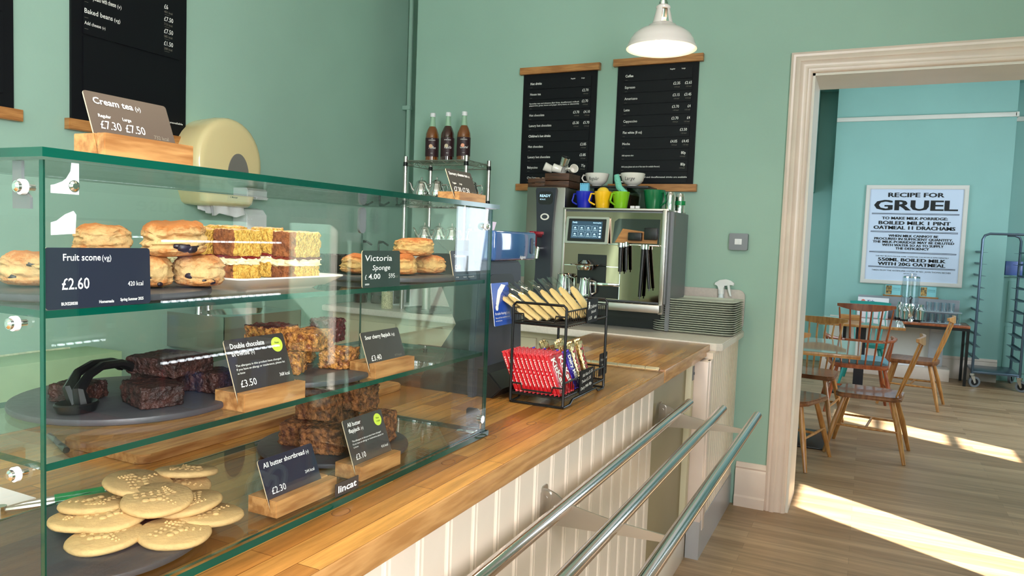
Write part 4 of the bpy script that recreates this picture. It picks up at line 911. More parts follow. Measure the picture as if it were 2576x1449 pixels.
def bottle(label, x, y, z, m, accent, nm):
    t = thing('syrup_bottle', label, 'bottle', (x, y, z), 0, 'flavoured syrup bottles on the rack')
    bm = nb(); lathe(bm, [(0, 0), (0.036, 0), (0.040, 0.006), (0.0395, 0.04), (0.040, 0.15), (0.038, 0.172), (0.028, 0.200), (0.020, 0.215), (0, 0.215)], n=28); obj('body', bm, m, t)
    bm = nb(); lathe(bm, [(0.0201, 0.215), (0.0155, 0.245), (0.0135, 0.275), (0, 0.275)], n=20); obj('neck', bm, 'syrglass', t)
    bm = nb(); lathe(bm, [(0, 0.272), (0.0165, 0.272), (0.0165, 0.292), (0.014, 0.296), (0, 0.296)], n=20); obj('cap', bm, 'wplast', t)
    bm = nb(); N = 18
    a0 = rad(-30); V = []
    for k in range(N+1):
        a = a0+rad(-95+190*k/N)-rad(30); V += [(0.0404*cos(a), 0.0404*sin(a), 0.035), (0.0404*cos(a), 0.0404*sin(a), 0.145)]
    add(bm, V, [(2*k, 2*k+2, 2*k+3, 2*k+1) for k in range(N)]); lb = obj('bottle_label', bm, 'label', t)
    # lettering wrapped on the glass towards the room
    d = Vector((0.50, -0.87, 0)); Xd = Vector((0.87, 0.50, 0)); Mx = frameM(d*0.0408, Xd, (0, 0, 1), d)
    def f(b):
        text(b, 'SWEETBIRD', 0, 0.128, 0.0055, Mx, al='C', w=0.040); text(b, nm, 0, 0.080, 0.015, Mx, al='C', w=0.044, sh=0.3); text(b, 'SYRUP', 0, 0.052, 0.0035, Mx, al='C')
        prism(b, [(-0.004, 0), (0.004, 0.001), (0.002, 0.004), (0, 0.003)], 0.0004, Mx @ Matrix.Translation((0, 0.138, 0.0004)))
        for i in range(len(b.verts)): pass
        b.verts.ensure_lookup_table()
        for v in b.verts:
            q = Vector((v.co.x, v.co.y, 0)); s_ = q.dot(Xd)
            v.co = Vector((0, 0, v.co.z))+d*(math.sqrt(max(0.0412**2-s_*s_, 0)))+Xd*s_
    bm = nb(); prism(bm, disc(-0.006, 0.096, 0.011, 18), 0.0002, Mx @ Matrix.Translation((0, 0, 0.0004))); obj('label_picture', bm, pmat('syrup_pic_'+nm, accent), lb)
    lettering(f, lb)
bottle('left amber syrup bottle with a toffee label on the rack top', -2.405, 3.80, 1.817, 'syrup', (210, 160, 110), 'Toffee')
bottle('middle dark syrup bottle with a vanilla label on the rack top', -2.297, 3.80, 1.817, 'syrup2', (180, 160, 120), 'Vanilla')
bottle('right amber syrup bottle with an orange caramel label on the rack top', -2.187, 3.80, 1.817, 'syrup', (224, 130, 70), 'Caramel')
def teapot(root=None, label='', loc=(0, 0, 0), rz=0, s=1):
    t = thing('teapot', label, 'teapot', loc, rz, 'small steel teapots on the wire rack')
    bm = nb(); lathe(bm, [(0, 0), (0.036, 0), (0.046, 0.012), (0.049, 0.032), (0.044, 0.055), (0.035, 0.075), (0.033, 0.084), (0.035, 0.088)], n=24); obj('body', bm, 'chrome', t)
    bm = nb(); lathe(bm, [(0.0352, 0.088), (0.030, 0.098), (0.016, 0.106), (0.005, 0.109), (0.004, 0.113), (0.007, 0.118), (0.005, 0.124), (0, 0.126)], n=20); obj('lid', bm, 'steel', t)
    bm = nb(); tube(bm, [(-0.042, 0, 0.035), (-0.058, 0, 0.055), (-0.068, 0, 0.085), (-0.078, 0, 0.092)], [0.011, 0.008, 0.005, 0.004], 10); obj('spout', bm, 'steel', t)
    bm = nb(); tube(bm, [(0.034, 0, 0.080), (0.058, 0, 0.082), (0.066, 0, 0.060), (0.060, 0, 0.035), (0.046, 0, 0.025)], 0.0045, 8); obj('handle', bm, 'steel', t)
    return t
TP = [(-2.435, 3.745, 1.603, 'teapot with dark handle at the left of the upper wire shelf'), (-2.325, 3.74, 1.603, 'second teapot from the left on the upper wire shelf'), (-2.275, 3.86, 1.603, 'teapot half behind the Savoury cheese tea ticket'), (-2.125, 3.80, 1.603, 'teapot at the right of the upper wire shelf'),
      (-2.400, 3.74, 1.333, 'leftmost teapot on the lower wire shelf beside the mug'), (-2.305, 3.75, 1.333, 'second teapot from the left on the lower wire shelf'), (-2.205, 3.73, 1.333, 'third teapot from the left on the lower wire shelf'), (-2.115, 3.78, 1.333, 'rightmost teapot on the lower wire shelf')]
t0 = teapot(label=TP[0][3], loc=TP[0][:3], rz=rad(20))
for i, (x, y, z, lb) in enumerate(TP[1:]): dup(t0, (x, y, z), rad([30, 200, 25, 60, 40, 30, 70][i]), lb)
def mug(name, label, cat, m, loc, rz, r=0.040, h=0.09, taper=0.92, hr=0.026, group=None, hm=None):
    t = thing(name, label, cat, loc, rz, group)
    bm = nb(); lathe(bm, [(0, 0), (r*taper-0.002, 0), (r*taper, 0.003), (r, h-0.002), (r-0.0015, h), (r-0.004, h-0.002), (r*taper-0.004, 0.006), (0, 0.005)], n=28); obj('cup_body', bm, m, t)
    bm = nb(); tube(bm, [(-r*0.97+0.003, 0, h*0.84), (-r-hr*0.6, 0, h*0.86), (-r-hr, 0, h*0.44), (-r-hr*0.8, 0, h*0.35), (-r*0.95+0.003, 0, h*0.20)], 0.0048, 8); obj('handle', bm, hm or m, t)
    return t
mug('latte_mug', 'tall white mug beside the teapots on the lower wire shelf', 'mug', 'china', (-2.548, 3.86, 1.235), rad(20), 0.043, 0.115, 0.90, 0.030)
# things under the rack on the worktop
t = thing('jar_riser', 'small white riser block on the worktop under the tall mug', 'riser', (-2.56, 3.86, 0.941))
bm = nb(); bx(bm, -0.10, 0.05, -0.08, 0.08, 0.0, 0.006, bev=0.002)
for s in (-1, 1): bx(bm, -0.10, -0.09, s*0.07-0.005, s*0.07+0.005, 0.0, 0.29)
bx(bm, 0.035, 0.045, -0.075, 0.075, 0, 0.29); bx(bm, -0.10, 0.05, -0.08, 0.08, 0.286, 0.2935, bev=0.002)
obj('riser_block', bm, 'wplast', t)
def pump(label, x, y, rz=0):
    t = thing('pump_bottle', label, 'pump bottle', (x, y, 0.941), rz, 'sauce bottles with black pumps')
    bm = nb(); lathe(bm, [(0, 0), (0.040, 0), (0.042, 0.008), (0.042, 0.16), (0.036, 0.20), (0.018, 0.225), (0.016, 0.24), (0, 0.24)], n=22); obj('bottle_body', bm, 'syrup2', t)
    bm = nb(); lathe(bm, [(0.019, 0.232), (0.021, 0.24), (0.019, 0.262), (0.006, 0.268), (0.006, 0.385), (0, 0.385)], n=16); tube(bm, [(0, 0, 0.385), (0.03, 0, 0.388), (0.065, 0, 0.368)], [0.011, 0.007, 0.006], 8); obj('pump_head', bm, 'black', t)
    bm = nb(); lathe(bm, [(0.0425, 0.05), (0.0425, 0.13)], n=22); obj('bottle_label', bm, 'label', t)
pump('leftmost black-pump bottle in the corner behind the case', -2.905, 3.80, rad(15)); pump('middle black-pump bottle in the corner behind the case', -2.80, 3.83, rad(15)); pump('rightmost black-pump bottle, standing apart from the other two', -2.69, 3.86, rad(-20))
def jar(label, x, y, r, h, m, lid):
    t = thing('food_jar', label, 'jar', (x, y, 0.941))
    bm = nb(); lathe(bm, [(0, 0), (r, 0), (r, h), (0, h)], n=22); obj('jar_body', bm, m, t)
    bm = nb(); lathe(bm, [(0, h), (r*0.95, h), (r*0.95, h+0.015), (0, h+0.015)], n=22); obj('lid', bm, lid, t)
jar('glass jar filled with pale oats on the back worktop', -2.56, 3.60, 0.034, 0.10, mat('pale_oats', srgb(206, 200, 160), 0.7, var=0.4, vscale=200), 'steel')
t = thing('round_tray', 'round dark tray with a rim standing on the back worktop', 'tray', (-2.27, 3.64, 0.941))
bm = nb(); lathe(bm, [(0, 0), (0.15, 0), (0.16, 0.006), (0.16, 0.018), (0.155, 0.018), (0.152, 0.008), (0, 0.006)], n=40); obj('tray_body', bm, 'slate', t)
jar('steel canister standing on the dark round tray', -2.33, 3.67, 0.026, 0.14, 'steelb', 'steel').__class__
for o in list(C.objects):
    if o.get('label') == 'steel canister standing on the dark round tray': o.location.z = 0.949

# ================================================================ TILL
t = thing('till_terminal', 'dark till terminal with a glossy blue customer display, facing away', 'till', (0, 0, 0))
bm = nb(); prism(bm, [(1.80, 0), (2.13, 0), (2.13, 0.02), (2.10, 0.10), (2.085, 0.37), (2.07, 0.382), (1.83, 0.382), (1.815, 0.37), (1.80, 0.10)], 0.022, frameM((-1.00, 0, ZC+0.0005), (0, 1, 0), (0, 0, 1), (1, 0, 0)), bev=0.004)
obj('rear_stand', bm, 'navy', t)
bm = nb(); prism(bm, rrect(0.17, 0.060, 0.028), 0.003, FX(-0.9795, 1.865, ZC+0.285)); obj('grip_slot', bm, 'black', t)
bm = nb(); prism(bm, [(-1.0, 0.06), (-1.0, 0.34), (-1.13, 0.44), (-1.16, 0.43), (-1.16, 0.41), (-1.05, 0.20), (-1.17, 0.03), (-1.17, 0.0), (-0.93, 0.0), (-0.90, 0.03), (-0.94, 0.07), (-0.98, 0.08)], 0.30, frameM((0, 2.12, ZC+0.0005), (1, 0, 0), (0, 0, 1), (0, -1, 0)), bev=0.003)
obj('screen_housing', bm, 'black', t)
bm = nb(); bx(bm, -1.0, -0.945, 1.838, 2.118, 1.316, 1.402, bev=0.008, seg=3); bx(bm, -1.04, -1.0, 1.85, 2.10, 1.31, 1.40, bev=0.006); d_ = obj('customer_display', bm, 'bluegl', t)
lettering(lambda b: text(b, 'digipos', 0, 0, 0.009, FX(-0.9445, 2.00, 1.322), w=0.040, bold=0.01), d_)
bm = nb(); prism(bm, rrect(0.018, 0.05, 0.009), 0.0015, FX(-0.9445, 2.075, 1.335)); obj('display_slot', bm, 'navy', d_)
t = thing('till_note', 'pale slip of paper sticking up from the till', 'paper', (0, 0, 0))
bm = nb(); prism(bm, [(0, 0), (0.07, 0), (0.085, 0.028), (0.015, 0.03)], 0.0006, FX(-1.020, 1.90, 1.4005)); obj('paper_slip', bm, mat('lilac_paper', srgb(226, 208, 224), 0.8), t)
t = thing('hearing_loop_card', 'blue and white Portable Hearing Loop card leaning on the till', 'card', (0, 0, 0))
Mh = FXT(-0.905, 1.772, 1.140, rad(8))
bm = nb(); prism(bm, rrect(0.105, 0.118, 0.003), 0.0015, Mh, mi=0, mie=1); c_ = obj('card_sheet', bm, [pmat('royal_blue_card', (28, 74, 170)), 'paper'], t, smooth=None)
M2 = Mh @ Matrix.Translation((0, 0, 0.0016))
bm = nb(); prism(bm, [(0.018, 0.060), (0.030, 0.052), (0.050, 0.085), (0.085, 0.11), (0.060, 0.114), (0.036, 0.098)], 0.0003, M2); prism(bm, disc(0.022, 0.050, 0.008, 16), 0.0003, M2); obj('ear_symbol', bm, 'ink', c_)
lettering(lambda b: (text(b, 'Portable Hearing Loop', 0.008, 0.030, 0.0070, M2, w=0.088), text(b, 'Please ask if you would like to use', 0.008, 0.020, 0.0042, M2, w=0.086), text(b, 'our hearing loop', 0.008, 0.012, 0.0042, M2)), c_)
# ================================================================ WIRE BASKET STAND (two tiers)
BX0, BX1, BY0, BY1 = -0.868, -0.712, 1.812, 2.145
t = thing('wire_basket_stand', 'black two-tier wire basket stand on the counter end', 'basket stand')
bm = nb()
for x in (BX0, BX1):
    tube(bm, [(x, BY0, ZC+0.005), (x, BY0, 1.198), (x, BY0+0.01, 1.207)] if 0 else [(x, BY0, ZC+0.008), (x, BY0, 1.2)], 0.0042, 8)
tube(bm, [(BX0, BY0, 1.2), (BX0+0.008, BY0, 1.208), (BX1-0.008, BY0, 1.208), (BX1, BY0, 1.2)], 0.0036, 8)
tube(bm, [(BX0, BY0, ZC+0.010), (BX0+0.006, BY0, ZC+0.004), (BX1-0.006, BY0, ZC+0.004), (BX1, BY0, ZC+0.010)], 0.0036, 8); obj('front_frame', bm, 'blackm', t)
bm = nb()
for x in (BX0, BX1): tube(bm, [(x, BY1, ZC+0.008), (x, BY1, 1.2)], 0.0042, 8)
tube(bm, [(BX0, BY1, 1.2), (BX0+0.008, BY1, 1.208), (BX1-0.008, BY1, 1.208), (BX1, BY1, 1.2)], 0.0036, 8)
tube(bm, [(BX0, BY1, ZC+0.006), (BX1, BY1, ZC+0.006)], 0.0036, 8); obj('back_frame', bm, 'blackm', t)
bm = nb()
for x in (BX0, BX1): tube(bm, [(x, BY0, ZC+0.004), (x, BY0+0.05, ZC+0.004), (x, BY0+0.07, ZC+0.015), (x, BY1-0.07, ZC+0.015), (x, BY1-0.05, ZC+0.004), (x, BY1, ZC+0.004)], 0.0032, 8)
obj('foot_rails', bm, 'blackm', t)
def wbasket(name, z0, z1, dip):
    bm = nb()
    tube(bm, [(BX0, BY0, z1), (BX0, BY1, z1), (BX1, BY1, z1), (BX1, BY0, z1)], 0.0026, 6)
    tube(bm, [(BX0, BY0, z0+0.004), (BX1, BY0, z0+0.004), (BX1, BY1, z0+0.004), (BX0, BY1, z0+0.004)], 0.0026, 6, closed=True)
    tube(bm, [(BX0, BY0, z1-0.014), (BX0+0.03, BY0, z1-0.014), (BX0+0.035, BY0, z1-0.014-dip), (BX1-0.035, BY0, z1-0.014-dip), (BX1-0.03, BY0, z1-0.014), (BX1, BY0, z1-0.014)], 0.0026, 6)
    n_ = 20
    for k in range(n_+1):
        y = BY0+(BY1-BY0)*k/n_
        tube(bm, [(BX0, y, z1), (BX0, y, z0), (BX1, y, z0), (BX1, y, z1)], 0.0013, 4)
    for k in range(1, 5): x = BX0+(BX1-BX0)*k/5; tube(bm, [(x, BY0, z0), (x, BY1, z0), (x, BY1, z1)], 0.0013, 4)
    obj(name, bm, 'blackm', t)
wbasket('upper_basket', 1.150, 1.192, 0.018); wbasket('lower_basket', 0.956, 1.000, 0.016)
def chalk(label, x, y, z, w, h, lines, rx=0):
    t = thing('chalk_sign', label, 'price sign', (0, 0, 0), 0, 'small chalk signs on the basket stand')
    Mx = FXT(x, y, z, rx); bm = nb(); prism(bm, rrect(w, h, 0.003), 0.002, Mx); c = obj('chalk_panel', bm, 'board', t)
    lettering(lambda b: [text(b, L[0], L[1], L[2], L[3], Mx @ Matrix.Translation((0, 0, 0.0022)), sh=0.2, rot=rad(4), **(L[4] if len(L) > 4 else {})) for L in lines], c)
    return Mx, c
Mx, c_ = chalk('black chalk sign reading Childrens biscuit on the upper basket', BX1+0.004, 1.955, 1.150, 0.088, 0.068, [('Childrens', 0.024, 0.040, 0.0088, dict(w=0.050)), ('biscuit', 0.032, 0.026, 0.0088, dict(w=0.038)), ('£1.50', 0.010, 0.008, 0.0090, {}), ('460k', 0.058, 0.008, 0.0075, {})])
bm = nb(); P_ = Mx @ Matrix.Translation((0.014, 0.048, 0.0022)); prism(bm, disc(0, 0.008, 0.005, 14), 0.0003, P_); prism(bm, [(-0.004, 0.004), (-0.009, 0.0), (-0.004, 0.0), (-0.006, -0.010), (-0.001, -0.004), (0.001, -0.004), (0.006, -0.010), (0.004, 0.0), (0.009, 0.0), (0.004, 0.004)], 0.0003, P_); obj('biscuit_drawing', bm, 'ink', c_)
chalk('black chalk sign listing chocolate bar prices on the lower basket', BX1+0.004, 1.920, 0.952, 0.112, 0.066, [('Kit Kat £1.35', 0.020, 0.046, 0.0085, dict(w=0.080)), ('Twix £1.35', 0.012, 0.029, 0.0085, dict(w=0.075)), ('Dairy Milk 80p', 0.008, 0.010, 0.0085, dict(w=0.086))])
chalk('black chalk sign reading Pre packaged treats behind the gold bars', BX1-0.020, 2.155, 0.965, 0.07, 0.07, [('Pre packaged', 0.006, 0.046, 0.008, dict(w=0.058)), ('treats', 0.018, 0.030, 0.008, {}), ('£1.95', 0.030, 0.010, 0.009, {})])
# wrapped bars: thin upright packs leaning over
def bar_proto(name, label, cat, m, w, th, h, title, group, side=None, tm='ink', crimp='gold'):
    t = thing(name, label, cat, (0, 0, 0), 0, group)
    bm = nb(); bx(bm, -th/2, th/2, -w/2, w/2, 0.006, h-0.006, bev=0.002); obj('wrapper', bm, m, t)
    for z, s_ in ((0, -1), (h, 1)):
        bm = nb(); n = 12; V = []
        for k in range(n+1): V += [(0.0015*(1 if k % 2 else -1), -w/2+w*k/n, z-s_*0.008), (0.004*(1 if k % 2 else -1)*(1+0.3*sin(k*2.1)), -w/2+w*k/n, z+0.001*sin(k*1.3))]
        add(bm, V, [(2*k, 2*k+2, 2*k+3, 2*k+1) for k in range(n)]); obj('crimped_end', bm, m, t, smooth=None)
    Mf = frameM((th/2+0.0004, w*0.5-0.008, h*0.90), (0, 0, -1), (0, 1, 0), (1, 0, 0))
    def f(b):
        Mv = frameM((th/2+0.0006, -w*0.26, h*0.86), (0, 0.0, -1), (0, 1, 0), (1, 0, 0))
        text(b, title, 0.0, 0.0, w*0.50, Mv, w=h*0.66, bold=0.03, rot=0.12)
    lettering(f, t, tm)
    if side:
        Ms = frameM((0.0028, -w/2-0.0006, h*0.86), (0, 0, -1), (1, 0, 0), (0, -1, 0))
        lettering(lambda b: text(b, side, 0, -0.0045, 0.0040, Ms, w=h*0.68, bold=0.01), t, 'ink', 'side_lettering')
    return t
kk = 'red wafer bars standing in the lower basket'
LEAN = rad(-24)
proto = bar_proto('wafer_bar', 'red-wrapped wafer bar standing in the front row of the lower basket', 'chocolate bar', 'red', 0.055, 0.0105, 0.118, 'KitKat', kk, 'Have a break')
def put(o, x, y, lean=LEAN, z=0.9605): o.location = (x, y, z); o.rotation_euler = (0, lean, 0)
put(proto, BX0+0.016, 1.846)
for k in range(1, 11): put(dup(proto, (0, 0, 0)), BX0+0.016+k*0.0125, 1.846+0.0006*k)
lab2 = 'red-wrapped wafer bar standing in the second row, behind the front row'
for k in range(0, 11): q = dup(proto, (0, 0, 0), 0, lab2); put(q, BX0+0.016+k*0.0125, 1.906)
for q in C.objects:
    if q.get('label') == lab2: q['group'] = 'red wafer bars in the second row'
gp = bar_proto('caramel_bar', 'gold-foil caramel bar standing at the aisle side of the lower basket', 'chocolate bar', 'gold', 0.040, 0.016, 0.130, 'Twix', 'gold foil bars in the lower basket', tm='red')
put(gp, BX1-0.026, 2.010, rad(-18)); lg = ['gold-foil bar leaning at the back corner of the lower basket', 'gold-foil bar just behind the purple foil bars', 'gold-foil bar sticking up in the middle of the basket', 'gold-foil bar at the far inner side of the basket']
for i, (x, y) in enumerate(((BX1-0.030, 2.075), (BX1-0.060, 2.010), (BX1-0.075, 2.075), (BX1-0.105, 2.030))): put(dup(gp, (0, 0, 0), 0, lg[i]), x, y, rad(-16-3*i))
pp = bar_proto('milk_chocolate_bar', 'purple foil bar tucked between the red and gold bars', 'chocolate bar', 'purple', 0.040, 0.010, 0.112, 'Dairy Milk', 'purple foil bars in the lower basket')
put(pp, BX1-0.018, 1.960, rad(-20)); lp = ['purple foil bar second from the aisle', 'purple foil bar in the middle of the basket', 'purple foil bar nearest the till']
for i, x in enumerate((BX1-0.045, BX1-0.085, BX1-0.120)): put(dup(pp, (0, 0, 0), 0, lp[i]), x, 1.957, rad(-22))
# bagged biscuits in the upper basket
bt = thing('bagged_biscuit', 'pale figure biscuit in crinkled cellophane in the upper basket', 'bagged biscuit', (0, 0, 0), 0, 'cellophane-bagged biscuits in the upper basket')
bm = nb(); pts = [(0.0, 0.004), (0.03, 0.0), (0.10, 0.004), (0.115, 0.012), (0.118, 0.022), (0.105, 0.034), (0.06, 0.036), (0.02, 0.034), (0.0, 0.026)]
prism(bm, pts, 0.008, frameM((-0.004, 0.02, 0.002), (0, 0, 1), (0, 1, 0), (1, 0, 0)), bev=0.0015); obj('biscuit', bm, mat('pale_biscuit', srgb(232, 204, 140), 0.7), bt)
bm = nb(); n = 9; m_ = 12
G = [[None]*(n+1) for _ in range(m_+1)]
for s in (-1, 1):
    for i in range(m_+1):
        for j in range(n+1):
            yy = 0.012+0.052*j/n; zz = -0.004+0.165*i/m_
            b_ = 0.008*sin(pi*j/n)*(1 if i < 9 else (12-i)/4); r_ = 0.0035*nz((i*0.9, j*0.9, s), 1, 3)
            G[i][j] = bm.verts.new((s*(b_+0.0004)+r_, yy+0.003*nz((i, j, 1), .7, 5), zz+0.006*nz((j*1.3, i, 2), .8, 9)*(i > 9)))
    for i in range(m_):
        for j in range(n): bm.faces.new((G[i][j], G[i+1][j], G[i+1][j+1], G[i][j+1]))
obj('cellophane_bag', bm, 'cello', bt, smooth=20)
bt.location = (BX0+0.045, 1.822, 1.158); bt.rotation_euler = (rad(0), rad(-58), rad(8))
lb = ['second bagged biscuit from the till side', 'third bagged biscuit from the till side', 'fourth bagged biscuit, in the middle of the upper basket', 'fifth bagged biscuit, behind the Childrens biscuit sign', 'sixth bagged biscuit towards the back of the upper basket', 'seventh bagged biscuit leaning at the back of the upper basket', 'bagged biscuit lying lowest at the aisle side']
for i in range(7):
    q = dup(bt, (BX0+0.062+0.013*i, 1.832+0.030*i, 1.158), 0, lb[i], rot=(rad(2*(i % 3)-2), rad(-56+2*i), rad(8-3*i)))
# ================================================================ WATER BOILER
t = thing('water_boiler', 'tall steel water boiler with a READY display and red lever tap', 'water boiler', (0, 0, 0))
bm = nb(); bx(bm, -1.70, -1.475, 3.66, 3.99, 0.945, 1.665, bev=0.006); obj('steel_body', bm, 'boiler', t)
bm = nb()
prf = [(-0.060, 0.70), (-0.056, 0.715), (0.056, 0.715), (0.060, 0.70), (0.052, 0.62), (0.045, 0.50), (0.045, 0.25), (0.055, 0.10), (0.058, 0.0), (-0.058, 0.0), (-0.055, 0.10), (-0.045, 0.25), (-0.045, 0.50), (-0.052, 0.62)]
prism(bm, prf, 0.028, FNY(-1.578, 3.664, 0.945), bev=0.004); fp_ = obj('front_fascia', bm, 'navy', t)
bm = nb(); prism(bm, rrect(0.085, 0.07, 0.02), 0.003, FNY(-1.620, 3.638, 1.570)); s_ = obj('display', bm, 'black', fp_)
lettering(lambda b: (text(b, 'READY', 0.010, 0.040, 0.013, FNY(-1.620, 3.6345, 1.570), w=0.062, bold=0.02), text(b, '◄ 96.0C', 0.010, 0.024, 0.007, FNY(-1.620, 3.6345, 1.570))), fp_, 'scrink')
bm = nb(); prism(bm, disc(0, 0, 0.018, 26, 1.4), 0.003, FNY(-1.578, 3.637, 1.505)); r1_ = obj('oval_badge', bm, 'china', fp_)
bm = nb(); prism(bm, disc(0, 0, 0.011, 26, 1.5), 0.001, FNY(-1.578, 3.6339, 1.505)); obj('badge_centre', bm, 'navy', r1_)
bm = nb(); tube(bm, [(-1.600, 3.632, 1.405), (-1.600, 3.560, 1.410)], 0.013, 12); bx(bm, -1.62, -1.590, 3.535, 3.575, 1.345, 1.425, bev=0.004); bx(bm, -1.59, -1.545, 3.545, 3.560, 1.408, 1.424, bev=0.003); obj('lever', bm, pmat('dark_red_plastic', (150, 20, 44)), t)
bm = nb(); tube(bm, [(-1.585, 3.632, 1.335), (-1.585, 3.575, 1.335), (-1.585, 3.565, 1.28)], 0.012, 12); bx(bm, -1.615, -1.597, 3.565, 3.590, 1.285, 1.345, bev=0.003); obj('tap_spout', bm, 'chrome', t)
# ================================================================ COFFEE MACHINE
t = thing('coffee_machine', 'large mirror-steel bean-to-cup coffee machine with touch screen', 'coffee machine', (0, 0, 0))
FXa, FXb, FYy = -1.462, -0.905, 3.62
bm = nb(); bx(bm, FXa, FXb, FYy+0.012, 3.985, 1.08, 1.545, bev=0.004); obj('body', bm, 'dull', t)
bm = nb(); bx(bm, FXa+0.012, FXb-0.030, FYy, FYy+0.012, 1.09, 1.535); obj('front_panel', bm, 'mirror', t)
bm = nb(); bx(bm, FXa-0.004, FXa+0.012, FYy-0.004, 3.985, 1.08, 1.550, bev=0.002); bx(bm, FXb-0.030, FXb-0.008, FYy-0.006, FYy+0.03, 1.03, 1.552, bev=0.003); bx(bm, FXa-0.004, FXb, FYy-0.004, 3.985, 1.545, 1.556, bev=0.002); obj('steel_frame', bm, 'steelb', t)
bm = nb(); prism(bm, [(3.665, 0.0), (3.985, 0.0), (3.985, 0.60), (3.665, 0.60)], 0.022, frameM((FXb-0.006, 0, 0.945), (0, 1, 0), (0, 0, 1), (1, 0, 0)), bev=0.003); obj('side_panel', bm, 'dull', t)
bm = nb(); bx(bm, FXa+0.02, FXb-0.03, 3.74, 3.97, 0.941, 1.04); bx(bm, FXa+0.02, FXb-0.03, 3.66, 3.97, 1.0, 1.08); obj('black_base', bm, 'black', t)
bm = nb(); bx(bm, FXa+0.02, FXb-0.010, 3.56, 3.70, 1.040, 1.080, bev=0.004)
obj('drip_tray', bm, 'steelb', t)
bm = nb()
for k in range(12): bx(bm, FXa+0.05+k*0.04, FXa+0.078+k*0.04, 3.57, 3.618, 1.0805, 1.0825)
obj('drip_grille', bm, 'black', t)
Ms = FNY(-1.440, FYy-0.018, 1.368) @ Matrix.Rotation(rad(-8), 4, 'X')
bm = nb(); prism(bm, rrect(0.235, 0.140, 0.006), 0.014, Ms, bev=0.002); sc = obj('screen_frame', bm, 'steelb', t)
bm = nb(); prism(bm, rrect(0.205, 0.118, 0.003, x0=0.015, y0=0.011), 0.002, Ms @ Matrix.Translation((0, 0, 0.0142))); s2 = obj('screen_bezel', bm, 'black', sc)
bm = nb(); prism(bm, rrect(0.168, 0.090, 0.002, x0=0.033, y0=0.026), 0.0008, Ms @ Matrix.Translation((0, 0, 0.0164))); obj('touch_screen', bm, 'screen', sc)
def f(b):
    M3 = Ms @ Matrix.Translation((0, 0, 0.0173))
    text(b, 'Ready', 0.038, 0.106, 0.008, M3, bold=0.02); text(b, 'thermoplan', 0.150, 0.106, 0.006, M3, bold=0.02, w=0.044)
    for i in range(4):
        for j in range(2):
            x, y = 0.040+i*0.036, 0.034+j*0.032
            for q in ((x, y, 0.030, 0.0006), (x, y+0.026, 0.030, 0.0006), (x, y, 0.0006, 0.026), (x+0.030, y, 0.0006, 0.026)): prism(b, [(q[0], q[1]), (q[0]+q[2], q[1]), (q[0]+q[2], q[1]+q[3]), (q[0], q[1]+q[3])], 0.0002, M3)
            prism(b, [(x+0.008, y+0.012), (x+0.020, y+0.012), (x+0.018, y+0.019), (x+0.010, y+0.019)], 0.0002, M3); prism(b, [(x+0.006, y+0.005), (x+0.024, y+0.005), (x+0.024, y+0.007), (x+0.006, y+0.007)], 0.0002, M3)
    for j in range(4): prism(b, rrect(0.010, 0.009, 0.002, x0=0.186, y0=0.032+j*0.016), 0.0002, M3)
lettering(f, sc, 'scrink', 'screen_icons')
bm = nb(); prism(bm, [(-0.245, 0), (0, 0), (0.0, 0.125), (-0.215, 0.125), (-0.235, 0.11)], 0.002, FNY(-0.945, FYy-0.0005, 1.378)); obj('black_recess', bm, mat('recess_black', srgb(26, 24, 24), 0.12, coat=0.6), t)
bm = nb(); prism(bm, [(-0.23, 0.004), (-0.01, 0.004), (-0.01, 0.055), (-0.19, 0.075)], 0.002, FNY(-0.945, FYy-0.0028, 1.378)); obj('wood_reflection', bm, 'oakx', t)  # reflection of wood, drawn as a flat oak-coloured shape
bm = nb(); bx(bm, -1.10, -1.03, FYy-0.03, FYy, 1.395, 1.435, bev=0.004); bx(bm, -1.02, -0.955, FYy-0.02, FYy, 1.40, 1.46, bev=0.004); obj('knock_box', bm, 'black', t)
bm = nb(); bx(bm, -1.215, -0.94, FYy-0.024, FYy, 1.368, 1.376, bev=0.002); bx(bm, FXa+0.015, -1.14, FYy-0.003, FYy, 1.254, 1.257); bx(bm, -1.142, -1.139, FYy-0.003, FYy, 1.09, 1.37); bx(bm, -1.335, -1.142, FYy-0.014, FYy, 1.156, 1.172, bev=0.002); obj('steel_trim', bm, 'chrome', t)
bm = nb(); bx(bm, -1.372, -1.215, FYy-0.003, FYy, 1.16, 1.315); bx(bm, -1.335, -1.142, FYy-0.002, FYy, 1.092, 1.155); obj('black_nook', bm, 'black', t)
bm = nb(); lathe(bm, [(0, 0), (0.040, 0), (0.044, 0.010), (0.044, 0.022), (0.075, 0.024), (0.078, 0.030), (0.040, 0.034), (0.020, 0.050), (0, 0.052)], (-1.315, 3.575, 1.235), 28); obj('group_head', bm, 'chrome', t)
for (x0, z0, x1, z1, r) in ((-1.132, 1.37, -1.130, 1.235, 0.012), (-1.105, 1.375, -1.098, 1.245, 0.010), (-1.015, 1.365, -1.022, 1.115, 0.011), (-1.000, 1.365, -0.975, 1.158, 0.010)):
    bm = nb(); cyl(bm, (x0, FYy-0.030, z0), (x1, FYy-0.036, z1), r, r*0.8, 12); cyl(bm, (x1, FYy-0.036, z1), (x1, FYy-0.037, z1-0.012), 0.003, n=8); wd = obj('steam_wand', bm, 'black', t)
    bm = nb(); cyl(bm, (x0, FYy-0.029, z0+0.01), (x0, FYy-0.030, z0-0.012), r*1.35, n=12); obj('wand_collar', bm, 'chrome', wd)
lettering(lambda b: text(b, 'thermoplan', 0, 0, 0.010, frameM((FXb+0.0170, 3.685, 1.53), (0, 0, -1), (0, 1, 0), (1, 0, 0)), w=0.06), t, pmat('red_print', (214, 60, 66)), 'red_logo')
